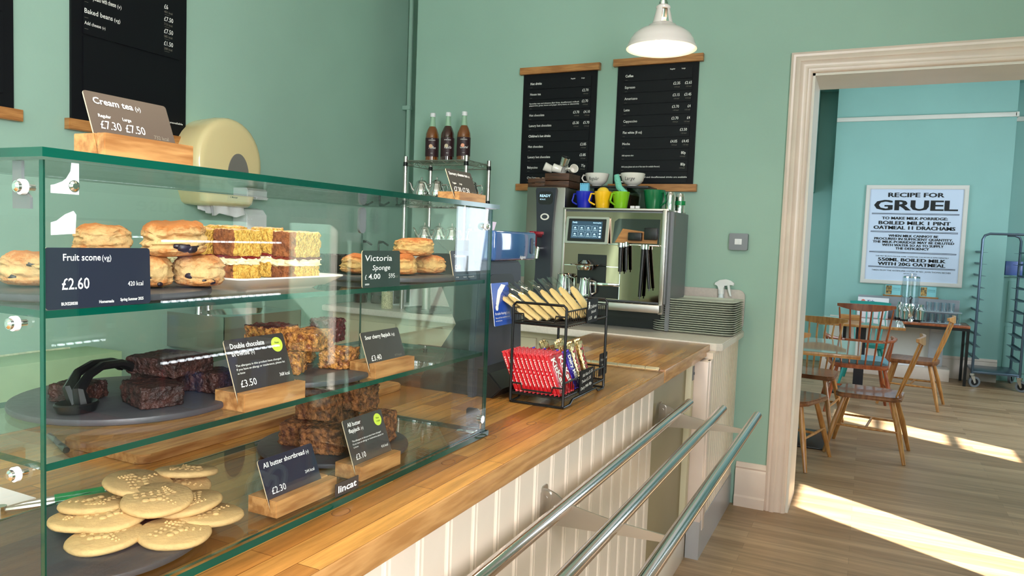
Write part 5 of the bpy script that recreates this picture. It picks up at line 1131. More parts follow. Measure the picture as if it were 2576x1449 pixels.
def jug(name, label, x, y, z, r, h, rz):
    t = thing(name, label, 'jug', (x, y, z), rz)
    bm = nb(); lathe(bm, [(0, 0), (r, 0), (r*1.02, h*0.3), (r*0.82, h*0.85), (r*0.86, h), (r*0.80, h), (r*0.76, h*0.85), (0, h*0.2)], n=24); obj('jug_body', bm, 'chrome', t)
    bm = nb(); tube(bm, [(r*0.8, 0, h*0.9), (r*1.5, 0, h*0.85), (r*1.55, 0, h*0.35), (r, 0, h*0.25)], 0.005, 8); obj('handle', bm, 'steel', t)
jug('milk_jug', 'steel milk jug at the left of the coffee machine drip tray', -1.430, 3.590, 1.0828, 0.045, 0.125, rad(-20))
jug('milk_jug', 'narrow steel jug with a handle under the coffee outlet', -1.315, 3.590, 1.0828, 0.036, 0.110, rad(10))
# ---- on top of the machine and boiler
ZM = 1.556
def cupr(name, label, m, x, y, rz, r=0.046, h=0.088): return mug(name, label, 'mug', m, (x, y, ZM+0.0005), rz, r, h, 0.74, 0.026)
cupr('plastic_mug', 'bright blue mug on the coffee machine holding a blue brush', pmat('blue_plastic', (20, 40, 190), 0.25), -1.378, 3.69, rad(-8))
cupr('plastic_mug', 'yellow mug on the coffee machine holding a sponge', pmat('yellow_plastic', (250, 196, 30), 0.25), -1.275, 3.69, rad(25))
cupr('plastic_mug', 'lime green mug on the coffee machine holding a mint cloth', pmat('lime_plastic', (130, 196, 30), 0.25), -1.180, 3.70, rad(60))
cupr('plastic_mug', 'large dark green mug at the right of the coffee machine top', pmat('green_plastic', (14, 110, 66), 0.25), -1.020, 3.76, rad(150), 0.056, 0.102)
t = thing('cleaning_brush', 'pale blue dish brush standing in the blue mug', 'brush', (-1.378, 3.69, ZM+0.02))
bm = nb(); bx(bm, -0.022, 0.022, -0.012, 0.012, 0.045, 0.105, bev=0.003)
for k in range(5): bx(bm, -0.022+k*0.010, -0.016+k*0.010, -0.014, 0.014, 0.060, 0.112, bev=0.001)
obj('brush_head', bm, pmat('pale_blue', (110, 190, 226), 0.5), t)
bm = nb(); cyl(bm, (0, 0, -0.01), (0, 0, 0.05), 0.006, n=10); obj('brush_handle', bm, pmat('pale_blue', (110, 190, 226)), t)
bm = nb(); bmesh.ops.create_icosphere(bm, subdivisions=3, radius=1)
for v in bm.verts: v.co = Vector((v.co.x*0.032, v.co.y*0.026, v.co.z*0.024))*(1+0.06*nz(v.co, 3))
o = obj('yellow_sponge', bm, pmat('sponge_yellow', (238, 200, 60), 0.9), None, 60); o.location = (-1.275, 3.69, ZM+0.088); tag(o, 'yellow cleaning sponge stuffed in the yellow mug', 'sponge')
bm = nb(); V = []; n = 12
for k in range(n+1):
    tt = k/n; zz = 0.075*sin(tt*pi*0.62)/sin(pi*0.62)*1.0; xx = -0.04+0.075*tt
    for j in range(5): V.append((xx+0.004*sin(j*2+k), -0.022+0.011*j, zz+0.004*sin(j*1.8+k)))
cl = [(k*5+j, (k+1)*5+j, (k+1)*5+j+1, k*5+j+1) for k in range(n) for j in range(4)]
add(bm, [(-0.045+0.02*u[0]/0.035 if 0 else (-0.018-0.030*(1-abs((i//5)/n*2-1))+0.0*u[0]), u[1], 0.0) for i, u in enumerate(V)][:0], [])
bm.free(); bm = nb()
tube(bm, [(-0.030, 0, 0.085), (-0.024, 0, 0.060), (-0.012, 0, 0.020), (0.012, 0, -0.002), (0.030, 0, -0.006)], [0.013, 0.017, 0.017, 0.016, 0.008], 10)
o = obj('mint_cloth', bm, mat('mint_cloth', srgb(130, 216, 196), 0.9, bump=1.0, bscale=180), None, 40); o.location = (-1.180, 3.70, ZM+0.092); tag(o, 'mint green ribbed cloth flopping out of the lime mug', 'cloth')
t = thing('bean_hopper', 'smoked clear bean hopper at the back of the coffee machine', 'bean hopper', (0, 0, 0))
bm = nb(); bx(bm, -1.43, -1.07, 3.80, 3.97, ZM+0.001, ZM+0.115); obj('hopper_box', bm, glassmat('smoked_glass', (0.55, 0.55, 0.52), 0.06), t)
bm = nb(); bx(bm, -1.435, -1.065, 3.795, 3.975, ZM+0.115, ZM+0.128, bev=0.003); obj('lid', bm, 'black', t)
bm = nb(); bx(bm, -1.42, -1.16, 3.81, 3.96, ZM+0.002, ZM+0.08); obj('coffee_beans', bm, 'brownie', t)
for k, (x, lb) in enumerate(((-1.115, 'small white sugar sachet left of its twin in front of the hopper'), (-1.088, 'small white sugar sachet next to the green mug'))):
    bm = nb(); bx(bm, -0.011, 0.011, -0.008, 0.008, 0, 0.016, bev=0.002); o = obj('sugar_sachet', bm, 'paper'); o.location = (x, 3.70, ZM+0.001); tag(o, lb, 'sachet', 'sachets on the coffee machine')
for x, y, lb, h in ((-0.930, 3.74, 'taller steel shaker standing behind the green mug', 0.090), (-0.893+0.0, 3.80, 'steel flask with a green band at the far right of the machine top', 0.098)):
    t = thing('steel_shaker', lb, 'shaker', (x, y, ZM+0.001 if x < -0.9 else 1.5455)); bm = nb(); lathe(bm, [(0, 0), (0.024, 0), (0.025, h*0.8), (0.022, h*0.86), (0.018, h), (0, h)], n=22); obj('shaker_body', bm, 'chrome', t)
    if x > -0.9: bm = nb(); lathe(bm, [(0.0255, h*0.4), (0.0255, h*0.62)], n=22); obj('green_band', bm, 'tape', t)
def widecup(label, x, y, z, word, rz):
    t = thing('cappuccino_cup', label, 'cup', (x, y, z), rz, 'sample cups on the bean hopper')
    bm = nb(); lathe(bm, [(0, 0), (0.026, 0), (0.028, 0.006), (0.040, 0.012), (0.056, 0.030), (0.063, 0.055), (0.066, 0.068), (0.064, 0.070), (0.060, 0.066), (0.050, 0.030), (0, 0.014)], n=32); c = obj('cup_body', bm, 'china', t)
    bm = nb(); tube(bm, [(-0.058, 0, 0.060), (-0.080, 0, 0.062), (-0.088, 0, 0.045), (-0.078, 0, 0.028), (-0.050, 0, 0.024)], 0.0042, 8); obj('handle', bm, 'china', t)
    def f(b):
        text(b, word, 0, 0.030, 0.018, FNY(0, -0.067, 0), al='C', w=0.055, sh=0.3, bold=-0.004)
        for v in b.verts:
            zz = v.co.z; r = 0.0575+(zz-0.030)*0.32+0.0016; a = v.co.x/0.062; v.co.x = r*sin(a); v.co.y = -r*cos(a)
    lettering(f, c, 'inkb')
widecup('white cup marked Regular, on the bean hopper', -1.372, 3.86, ZM+0.1285, 'Regular', rad(0)); widecup('white cup marked Large, on the bean hopper', -1.170, 3.86, ZM+0.1285, 'Large', rad(0))
def crate(label, x0, x1, y0, y1, z, h):
    t = thing('wooden_crate', label, 'crate', (0, 0, 0))
    bm = nb(); bx(bm, x0, x1, y0, y1, z, z+0.006); obj('crate_base', bm, 'oakdark', t)
    for y in (y0, y1-0.007):
        bm = nb(); bx(bm, x0, x1, y, y+0.007, z+0.007, z+h*0.46, bev=0.001); bx(bm, x0, x1, y, y+0.007, z+h*0.52, z+h, bev=0.001); obj('crate_side', bm, 'oakdark', t)
    for x in (x0+0.0005, x1-0.0075):
        bm = nb(); bx(bm, x, x+0.007, y0+0.008, y1-0.008, z+0.007, z+h*0.46); bx(bm, x, x+0.007, y0+0.008, y1-0.008, z+h*0.52, z+h); obj('crate_end', bm, 'oakdark', t)
crate('low dark wooden crate of sugar at the left end of the boiler top', -1.715, -1.612, 3.70, 3.82, 1.6655, 0.050)
crate('taller dark wooden crate of espresso cups on the boiler', -1.610, -1.470, 3.69, 3.86, 1.6655, 0.076)
for i, (x, y, s, lb) in enumerate(((-1.682, 3.76, 1, 'left brown sugar lump poking out of the low crate'), (-1.645, 3.755, 1.1, 'right brown sugar lump poking out of the low crate'))):
    bm = nb(); bx(bm, -0.014*s, 0.014*s, -0.012, 0.012, 0, 0.052, bev=0.004); o = obj('sugar_lump', bm, pmat('sugar_wrap', (196, 160, 130), 0.8), None, 40); o.location = (x, y, 1.672); o.rotation_euler = (0, 0.1*i, 0.3*i); tag(o, lb, 'sugar', 'sugar lumps in the low crate')
cup_t = mug('espresso_cup', 'white espresso cup lying at the left of the taller crate', 'cup', 'china', (-1.585, 3.735, 1.765), 0, 0.024, 0.050, 0.8, 0.014, 'espresso cups heaped in the crate')
cup_t.rotation_euler = (rad(70), 0, rad(-60))
for i, (x, y, z, r, lb) in enumerate(((-1.530, 3.730, 1.762, (rad(75), 0, rad(-75)), 'white espresso cup in the middle of the heap'), (-1.480, 3.745, 1.760, (rad(80), 0, rad(40)), 'white espresso cup at the right of the heap'), (-1.555, 3.800, 1.750, (rad(20), 0, 1), 'white espresso cup upright at the back of the heap'))): dup(cup_t, (x, y, z), 0, lb, rot=r)
t = thing('steel_cup', 'small steel cup tipped on top of the espresso cups', 'cup', (-1.525, 3.745, 1.790)); t.rotation_euler = (rad(15), rad(22), 0)
bm = nb(); lathe(bm, [(0, 0), (0.022, 0), (0.024, 0.045), (0.022, 0.045), (0.020, 0.004), (0, 0.004)], n=20); obj('cup_body', bm, 'steel', t)
# ================================================================ TRAYS, SPRAY
bm = nb(); TW, TD = 0.41, 0.315
def trr(w, d, z, r=0.045): return [(x, y, z) for x, y in rrect(w, d, r, 6, -w/2, -d/2)]
rr = [trr(TW-0.04, TD-0.04, 0.0), trr(TW-0.012, TD-0.012, 0.007), trr(TW, TD, 0.009), trr(TW, TD, 0.0112), trr(TW-0.02, TD-0.02, 0.0112), trr(TW-0.045, TD-0.045, 0.0025)]
RV = [[bm.verts.new(v) for v in r] for r in rr]
for a, b in zip(RV, RV[1:]):
    for k in range(len(a)): bm.faces.new((a[k], a[(k+1) % len(a)], b[(k+1) % len(a)], b[k]))
bm.faces.new(RV[0]); bm.faces.new(RV[-1]); NT = 15
tr = obj('serving_tray', bm, 'tray'); tag(tr, 'grey-green cafeteria tray on top of the tall stack', 'tray', 'stacked serving trays'); tr.location = (-0.775, 3.83, 0.942+(NT-1)*0.0112+0.0004)
for k in range(NT-1):
    q = dup(tr, (-0.775+random.uniform(-.001, .001), 3.83+random.uniform(-.001, .001), 0.942+k*0.0112), 0, 'grey-green cafeteria tray within the stack on the back counter'); q['group'] = 'serving trays below the top one'
t = thing('spray_bottle', 'white trigger spray bottle behind the tray stack', 'spray bottle', (-0.700, 4.008, 0.941), rad(-10))
t.location = (-0.70, 4.012, 0.941)
bm = nb(); lathe(bm, [(0, 0), (0.030, 0), (0.032, 0.01), (0.032, 0.11), (0.026, 0.145), (0.014, 0.175), (0.013, 0.19), (0, 0.19)], n=20); obj('bottle_body', bm, mat('translucent_white', srgb(214, 224, 230), 0.3), t)
bm = nb(); lathe(bm, [(0.016, 0.188), (0.017, 0.205), (0.012, 0.212), (0, 0.212)], n=16); prism(bm, [(-0.014, 0.205), (0.012, 0.208), (0.016, 0.235), (0.050, 0.242), (0.066, 0.236), (0.068, 0.250), (0.050, 0.262), (0.022, 0.268), (-0.010, 0.262), (-0.034, 0.246), (-0.036, 0.236), (-0.016, 0.232)], 0.018, frameM((0, 0.009, 0), (1, 0, 0), (0, 0, 1), (0, -1, 0)), bev=0.003); obj('spray_head', bm, 'wplast', t)
bm = nb(); prism(bm, [(0.030, 0.240), (0.044, 0.238), (0.050, 0.205), (0.056, 0.180), (0.048, 0.180), (0.040, 0.205)], 0.010, frameM((0, 0.005, 0), (1, 0, 0), (0, 0, 1), (0, -1, 0)), bev=0.002); obj('trigger', bm, 'wplast', t)
t = thing('wall_switch', 'metal-clad light switch on the green wall', 'switch', (-0.628, YB, 1.41))
bm = nb(); prism(bm, rrect(0.095, 0.088, 0.006, x0=-0.0475, y0=-0.044), 0.030, FNY(0, 0, 0), bev=0.003); obj('metal_box', bm, 'dull', t)
bm = nb(); prism(bm, rrect(0.036, 0.030, 0.002, x0=-0.018, y0=-0.015), 0.003, FNY(0, -0.031, 0)); r_ = obj('switch_plate', bm, 'wplast', t)
bm = nb(); prism(bm, rrect(0.010, 0.022, 0.002, x0=-0.005, y0=-0.011), 0.004, FNY(0, -0.0345, 0)); obj('rocker', bm, 'wplast', r_)

# ================================================================ PENDANT LAMPS
def pendant(label, x, y, z=2.172, watt=7):
    t = thing('pendant_lamp', label, 'pendant lamp', (x, y, z), 0, 'white enamel pendant lamps over the counter')
    bm = nb(); lathe(bm, [(0.142, 0.0), (0.1425, 0.006), (0.136, 0.016), (0.130, 0.034), (0.116, 0.056), (0.092, 0.075), (0.062, 0.087), (0.056, 0.095), (0.046, 0.099), (0.042, 0.103)], n=48); obj('outer_shade', bm, 'lampw', t, 40)
    bm = nb(); lathe(bm, [(0.1415, 0.0005), (0.134, 0.004), (0.131, 0.016), (0.1265, 0.034), (0.112, 0.054), (0.089, 0.072), (0.060, 0.083), (0, 0.088)], n=48); obj('inner_shade', bm, 'lampin', t, 60)
    bm = nb()
    for a in (0, 120, 240):
        n = 7; V = []
        for k in range(n+1):
            f_ = rad(a-38+76*k/n); V += [(0.042*cos(f_), 0.042*sin(f_), 0.101), (0.026*cos(f_), 0.026*sin(f_), 0.165)]
        add(bm, V, [(2*k, 2*k+2, 2*k+3, 2*k+1) for k in range(n)])
    lathe(bm, [(0.0265, 0.160), (0.029, 0.163), (0.029, 0.170), (0.022, 0.176), (0, 0.176)], n=24); obj('gallery', bm, 'lampw', t, 40)
    bm = nb(); lathe(bm, [(0, 0.125), (0.017, 0.125), (0.018, 0.160), (0, 0.160)], n=18); lathe(bm, [(0.020, 0.176), (0.020, 0.186), (0.016, 0.188), (0.016, 0.198), (0.010, 0.205), (0.006, 0.22), (0, 0.22)], n=18); obj('lampholder', bm, 'chrome', t)
    bm = nb(); lathe(bm, [(0, 0.020), (0.018, 0.024), (0.028, 0.040), (0.026, 0.058), (0.014, 0.082), (0.012, 0.10), (0, 0.10)], n=18); obj('bulb', bm, 'bulb', t)
    bm = nb(); cyl(bm, (0, 0, 0.22), (0, 0, CZ-z), 0.0035, n=8); obj('cord', bm, 'black', t)
    d = bpy.data.lights.new('lamp_light', 'SPOT'); d.energy = watt; d.color = (1.0, 0.82, 0.58); d.spot_size = rad(150); d.spot_blend = 0.6; d.shadow_soft_size = 0.05
    o = bpy.data.objects.new('lamp_light', d); C.objects.link(o); o.parent = t; o.location = (0, 0, 0.012)
    return t
pendant('white enamel pendant lamp hanging in front of the Coffee menu board', -0.816, 3.0)
pendant('white enamel pendant lamp over the near end of the counter, above the glass case', -0.85, 1.35, 2.25, 30); pendant('white enamel pendant lamp over the start of the counter, behind the camera', -0.85, -0.3, 2.25, 30)
# ================================================================ AISLE WALL: sign, freezer, high chair (seen mirrored in the case)
t = thing('wall_lettering', 'dark green wall lettering about places like The Workhouse, opposite the case', 'wall sign', (1.35, 3.3, 1.5))
gm = mat('dark_green_print', srgb(30, 78, 66), 0.5)
bm = nb(); Mw = FNX(1.3495, 4.02, 1.455)
text(bm, 'like The Workhouse', -0.02, 0.0, 0.085, Mw, w=1.33, z=0.0); text(bm, 'helps look after special places', -0.02, 0.135, 0.085, Mw, w=1.72, z=0.0); obj('painted_letters', bm, gm, t, smooth=None).location = (-1.35, -3.3, -1.5)
t = thing('ice_cream_freezer', 'ice cream display freezer with blue packs and a lit strip, against the aisle wall', 'freezer', (1.04, 2.27, 0))
bm = nb(); bx(bm, -0.28, 0.30, -0.36, 0.36, 0.05, 0.62, bev=0.01); bx(bm, -0.28, -0.20, -0.36, 0.36, 0.03, 0.05); obj('cabinet_body', bm, pmat('freezer_red', (150, 24, 30), 0.25), t)
bm = nb(); bx(bm, 0.20, 0.30, -0.36, 0.36, 0.62, 1.34); bx(bm, -0.15, 0.20, -0.36, -0.33, 0.62, 1.34); bx(bm, -0.15, 0.20, 0.33, 0.36, 0.62, 1.34); bx(bm, -0.15, 0.3, -0.36, 0.36, 1.34, 1.40); obj('display_frame', bm, 'black', t)
for z in (0.86, 1.10):
    bm = nb(); bx(bm, -0.12, 0.20, -0.33, 0.33, z, z+0.012); s_ = obj('freezer_shelf', bm, 'wplast', t)
bm = nb()
for zl in (1.318, 1.082, 0.842):
    for k in range(16): bx(bm, -0.135, -0.128, -0.31+k*0.04, -0.285+k*0.04, zl, zl+0.008)
obj('led_strip', bm, 'led', t)
Mh = FNX(-0.281, 0.10, 0.26)
bm = nb()
for s_, w_ in ((0.11, 0.012), (0.055, 0.012)):
    pts = [(s_*16*sin(rad(a))**3/16, s_*(13*cos(rad(a))-5*cos(2*rad(a))-2*cos(3*rad(a))-cos(4*rad(a)))/16, 0) for a in range(0, 360, 10)]
    tube(bm, [Mh @ Vector((p[0]-0.0, p[1], 0.0)) for p in pts], w_, 6, closed=True)
hp = obj('heart_emblem', bm, 'frame', t)
for i in range(10):
    z = (0.622, 0.873, 1.113)[i % 3]; y = -0.28+0.062*i
    bm = nb(); bx(bm, -0.03, 0.03, -0.024, 0.024, 0, 0.15 if i % 2 else 0.19, bev=0.003); o = obj('ice_cream_pack', bm, pmat('pack_blue', (70, 110, 190), 0.4) if i % 4 else pmat('pack_red', (180, 40, 50), 0.4), None); o.location = (1.04-0.05, 2.27+y, z); tag(o, 'ice cream pack standing on a shelf of the freezer', 'ice cream pack', 'ice cream packs in the freezer')
t = thing('high_chair', 'pale wooden high chair with splayed legs by the aisle wall', 'high chair', (1.0, 2.90, 0))
for sx in (-1, 1):
    for sy in (-1, 1): bm = nb(); tube(bm, [(sx*0.22, sy*0.24, 0), (sx*0.13, sy*0.15, 0.88 if sx > 0 else 0.72)], 0.017, 8); obj('leg', bm, 'chair', t)
for (z, s_) in ((0.20, 0.215), (0.50, 0.185)): 
    for sy in (-1, 1): bm = nb(); bx(bm, -s_*0.9, s_*0.9, sy*s_*1.05-0.012, sy*s_*1.05+0.012, z, z+0.035); obj('rung', bm, 'chair', t)
bm = nb(); bx(bm, -0.15, 0.15, -0.17, 0.17, 0.50, 0.52, bev=0.004); obj('seat', bm, 'chair', t)
bm = nb(); bx(bm, -0.16, -0.13, -0.17, 0.17, 0.68, 0.72, bev=0.004); bx(bm, 0.11, 0.14, -0.17, 0.17, 0.80, 0.88, bev=0.004); obj('safety_rail', bm, 'chair', t)
# ================================================================ DINING ROOM
def make_chair(name, label, mw, ms, loc, rz, arm=False, nsp=4, seatz=0.425, top=0.83, cushion=None, spread=1.0, group='stick-back dining chairs'):
    """faces local +y; back at -y"""
    t = thing(name, label, 'chair', loc, rz, group)
    sw, sd = (0.26, 0.23) if arm else (0.205, 0.20)
    pts = []
    for x, y, a0, a1, r in ((sw-0.05, sd-0.05, 0, 90, 0.05), (-sw+0.05, sd-0.05, 90, 180, 0.05), (-sw*0.85+0.07, -sd+0.07, 180, 270, 0.07), (sw*0.85-0.07, -sd+0.07, 270, 360, 0.07)):
        pts += arc(x, y, r, a0, a1, 5)
    bm = nb(); prism(bm, pts, 0.032, frameM((0, 0, seatz-0.032), (1, 0, 0), (0, 1, 0), (0, 0, 1)), bev=0.009); obj('seat', bm, ms, t, 40)
    for sx, sy in ((1, 1), (-1, 1), (1, -1), (-1, -1)):
        bm = nb(); tube(bm, [(sx*(sw-0.075), sy*(sd-0.055), seatz-0.03), (sx*(sw-0.035), sy*(sd-0.005), seatz*0.5), (sx*(sw+0.01), sy*(sd+0.045), 0)], [0.015, 0.019, 0.012], 10); obj('leg', bm, mw, t)
    zr = 0.20
    for sx in (-1, 1): bm = nb(); tube(bm, [(sx*(sw-0.022), -sd-0.01, zr), (sx*(sw-0.022), 0, zr), (sx*(sw-0.022), sd+0.01, zr)], [0.006, 0.010, 0.006], 8); obj('stretcher', bm, mw, t)
    bm = nb(); cyl(bm, (-sw+0.03, 0, zr), (sw-0.03, 0, zr), 0.009, n=8); obj('stretcher', bm, mw, t)
    lean = 0.11; L = top-seatz; xs = sw*0.62
    for k in range(nsp):
        u = (k/(nsp-1)-0.5)*2
        bm = nb(); tube(bm, [(u*xs*0.95, -sd+0.035-0.012*(1-u*u), seatz-0.005), (u*xs*1.1, -sd+0.03-lean*0.5-0.015*(1-u*u), seatz+L*0.45), (u*xs*1.28, -sd+0.03-lean-0.02*(1-u*u), top-0.03)], [0.006, 0.0095, 0.006], 8); obj('spindle', bm, mw, t)
    bm = nb(); n = 14; W = sw*(0.98 if not arm else 0.86); V = []
    for k in range(n+1):
        u = (k/n-0.5)*2; y = -sd+0.03-lean-0.030*(1-u*u)+0.01; hh = 0.030*(1-0.62*abs(u)**2.2); zc = top-0.022+0.014*abs(u)**2
        for dy, dz in ((-0.010, -hh), (0.008, -hh*0.9), (0.010, hh), (-0.008, hh)): V.append((u*W, y+dy, zc+dz))
    add(bm, V, [(4*k+j, 4*k+(j+1) % 4, 4*(k+1)+(j+1) % 4, 4*(k+1)+j) for k in range(n) for j in range(4)]+[(0, 1, 2, 3), (4*n+3, 4*n+2, 4*n+1, 4*n)]); obj('top_rail', bm, mw, t, 50)
    if arm:
        za = seatz+0.215; pts = [(sw+0.015, sd-0.06, za), (sw+0.02, 0.02, za), (sw-0.02, -sd*0.7, za), (sw*0.55, -sd-0.045, za), (0, -sd-0.065, za), (-sw*0.55, -sd-0.045, za), (-sw+0.02, -sd*0.7, za), (-sw-0.02, 0.02, za), (-sw-0.015, sd-0.06, za)]
        bm = nb(); tube(bm, pts, [0.016, 0.017, 0.014, 0.013, 0.013, 0.013, 0.014, 0.017, 0.016], 8); obj('arm_bow', bm, mw, t)
        for sx in (-1, 1):
            for y in (sd-0.09, 0.03, -0.08): bm = nb(); cyl(bm, (sx*(sw-0.04), y-0.01, seatz-0.005), (sx*(sw+0.012-0.02*(y < 0)), y, za), 0.0085, n=8); obj('arm_spindle', bm, mw, t)
    if cushion:
        bm = nb(); prism(bm, rrect(sw*1.7, sd*1.6, 0.05, x0=-sw*0.85, y0=-sd*0.7), 0.035, frameM((0, 0, seatz+0.001), (1, 0, 0), (0, 1, 0), (0, 0, 1)), bev=0.012); obj('seat_cushion', bm, cushion, t, 50)
    return t
make_chair('dining_chair', 'golden stick-back chair at the right front of the near table, back to the right', 'chair', 'seatwood', (0.065, 5.63, 0), rad(84))
make_chair('dining_chair', 'golden stick-back chair cropped by the door frame, back to the camera', 'chair', 'seatwood', (-0.425, 5.14, 0), rad(-14), nsp=4, top=0.87)
make_chair('dining_chair', 'stick-back chair on the far side of the near table, facing the camera', 'chair', 'seatwood', (-0.36, 6.26, 0), rad(172), nsp=6, group='stick-back dining chairs')
make_chair('armchair', 'reddish spindle armchair with a blue cushion between the two tables', 'redchair', 'redchair', (-0.03, 7.12, 0), rad(6), arm=True, nsp=6, seatz=0.42, top=0.94, cushion='cushion')
make_chair('dining_chair', 'golden stick-back chair at the right of the far table, back to the right', 'chair', 'seatwood', (0.42, 7.66, 0), rad(80))
make_chair('dining_chair', 'teal painted spindle chair beyond the far table', 'teal', 'teal', (0.02, 8.62, 0), rad(176), nsp=6, top=0.84)
make_chair('dining_chair', 'reddish chair at the far left, mostly hidden by the door frame', 'redchair', 'redchair', (-0.86, 7.3, 0), rad(-70), nsp=5, top=0.86)
def table(label, x, y, w, d, h, base, rz=0):
    t = thing('cafe_table', label, 'table', (x, y, 0), rz)
    bm = nb(); bx(bm, -w/2, w/2, -d/2, d/2, h-0.028, h-0.003, bev=0.003); obj('table_top', bm, 'chair', t)
    bm = nb(); bx(bm, -w/2+0.01, w/2-0.01, -d/2+0.01, d/2-0.01, h-0.003, h); obj('glossy_surface', bm, mat('grey_glossy_top', srgb(172, 166, 152), 0.08, coat=0.6), t)
    bm = nb(); bx(bm, -0.045, 0.045, -0.045, 0.045, 0.012, h-0.03); obj('column', bm, 'navy', t)
    bm = nb(); bx(bm, -base/2, base/2, -base/2, base/2, 0, 0.012, bev=0.003); obj('base_plate', bm, 'black', t)
table('near cafe table with a glossy top and a dark square base', -0.46, 5.75, 0.90, 0.86, 0.70, 0.56)
table('far cafe table with a glossy top, in front of the console', -0.03, 8.02, 0.74, 0.76, 0.70, 0.50)
t = thing('water_jug', 'small glass bottle standing on the near table by the door frame', 'bottle', (-0.50, 6.02, 0.7005)); bm = nb(); lathe(bm, [(0, 0), (0.035, 0), (0.036, 0.14), (0.014, 0.18), (0.014, 0.21), (0, 0.21)], n=18); obj('bottle_glass', bm, 'glass', t)
t = thing('table_tray', 'small wooden box of menus on the far table', 'box', (-0.14, 8.10, 0.7005)); bm = nb(); bx(bm, -0.09, 0.09, -0.05, 0.05, 0, 0.05, bev=0.003); obj('box_body', bm, 'oakx', t)
# fireplace with hearth
t = thing('fireplace', 'white painted fireplace with a pale stone hearth, behind the console', 'fireplace', (0.30, YF, 0))
bm = nb(); bx(bm, -0.75, 0.56, -0.36, 0, 0, 0.135, bev=0.006); obj('hearth', bm, 'trim', t)
bm = nb(); bx(bm, -0.68, 0.36, -0.10, 0, 0.135, 0.62); obj('infill_panel', bm, 'white', t)
bm = nb(); bx(bm, 0.36, 0.50, -0.16, 0, 0.135, 0.62, bev=0.004)
for k in range(5): bx(bm, 0.375, 0.485, -0.165, -0.16, 0.16+k*0.09, 0.24+k*0.09, bev=0.002)
obj('tiled_cheek', bm, mat('pale_tile', srgb(206, 208, 214), 0.3), t)
bm = nb(); bx(bm, -0.02, 0.32, -0.30, -0.12, 0.1355, 0.150); bx(bm, 0.02, 0.26, -0.28, -0.14, 0.1505, 0.165); o = obj('newspapers', bm, 'paper'); o.name = 'newspaper_stack'; o.location = (0.30, YF, 0); tag(o, 'folded newspapers lying on the hearth', 'newspaper')
t = thing('console_table', 'black-framed console table with a wooden top along the chimney breast', 'table', (0.40, 9.28, 0))
bm = nb(); bx(bm, -0.62, 0.60, -0.23, 0.20, 0.615, 0.642, bev=0.002); obj('table_top', bm, 'redchair', t)
bm = nb(); bx(bm, -0.62, 0.60, -0.22, -0.195, 0.585, 0.615); bx(bm, -0.62, 0.60, 0.17, 0.195, 0.585, 0.615); bx(bm, 0.575, 0.60, -0.195, 0.17, 0.585, 0.615); obj('frame_rail', bm, 'black', t)
for x in (-0.605, 0.585):
    for y in (-0.2075, 0.1825): bm = nb(); bx(bm, x-0.013, x+0.013, y-0.013, y+0.013, 0, 0.585); obj('leg', bm, 'black', t)
ZT = 0.6425
t = thing('grey_backboard', 'grey backboard standing along the back of the console', 'board', (0, 0, 0)); bm = nb(); bx(bm, -0.09, 0.93, 9.500, 9.512, ZT, 0.885, bev=0.002); obj('board_sheet', bm, pmat('grey_laminate', (150, 152, 158), 0.4), t)
t = thing('kids_menu_board', 'white childrens menu board at the left of the console', 'sign', (0, 0, 0)); bm = nb(); bx(bm, -0.09, 0.225, 9.26, 9.27, ZT, 0.872, bev=0.002); s_ = obj('sign_sheet', bm, 'paper', t)
lettering(lambda b: (text(b, 'Kids', 0.10, 0.17, 0.030, FNY(-0.09, 9.2592, ZT), bold=0.02), text(b, 'eat for less', 0.10, 0.12, 0.016, FNY(-0.09, 9.2592, ZT))), s_, 'purple')
bm = nb(); prism(bm, disc(0.055, 0.185, 0.022, 8), 0.001, FNY(-0.09, 9.2592, ZT)); obj('red_flower_mark', bm, pmat('soft_red', (226, 120, 110), 0.6), s_)
t = thing('water_dispenser', 'clear water dispenser with a black tap and chrome base on the console', 'water dispenser', (0.43, 9.24, ZT))
bm = nb(); lathe(bm, [(0, 0), (0.085, 0), (0.08, 0.02), (0.06, 0.04), (0.075, 0.16), (0.07, 0.19), (0, 0.19)], n=28); obj('chrome_base', bm, 'chrome', t)
bm = nb(); lathe(bm, [(0.086, 0.19), (0.088, 0.20), (0.088, 0.47), (0.084, 0.475), (0.082, 0.47), (0.082, 0.20), (0.0, 0.195)], n=28); obj('clear_tank', bm, glassmat('tank_plastic', (0.94, 0.97, 0.98), 0.08), t)
bm = nb(); lathe(bm, [(0.090, 0.475), (0.088, 0.49), (0.05, 0.50), (0, 0.50)], n=28); cyl(bm, (0, 0, 0.50), (0, 0, 0.52), 0.008, n=10); obj('lid', bm, 'chrome', t)
bm = nb(); tube(bm, [(0, -0.085, 0.235), (0, -0.125, 0.235), (0, -0.130, 0.20)], 0.011, 10); tube(bm, [(-0.015, -0.125, 0.26), (0, -0.118, 0.275), (0.015, -0.125, 0.26), (0, -0.128, 0.235)], 0.006, 8); obj('black_tap', bm, 'black', t)
for i, (x, y, r, h, lb) in enumerate(((0.34, 9.30, 0.045, 0.20, 'steel coffee flask left of the water dispenser'), (0.385, 9.16, 0.040, 0.16, 'shiny steel flask in front of the water dispenser'), (0.54, 9.17, 0.048, 0.19, 'steel pump flask with a black band right of the dispenser'))):
    t = thing('vacuum_flask', lb, 'flask', (x, y, ZT)); bm = nb(); lathe(bm, [(0, 0), (r, 0), (r, h*0.7), (r*0.6, h*0.85), (r*0.6, h), (0, h)], n=22); obj('flask_body', bm, 'chrome', t)
    bm = nb(); lathe(bm, [(r*1.02, 0.0), (r*1.02, h*0.12)], n=22); obj('black_band', bm, 'black', t)
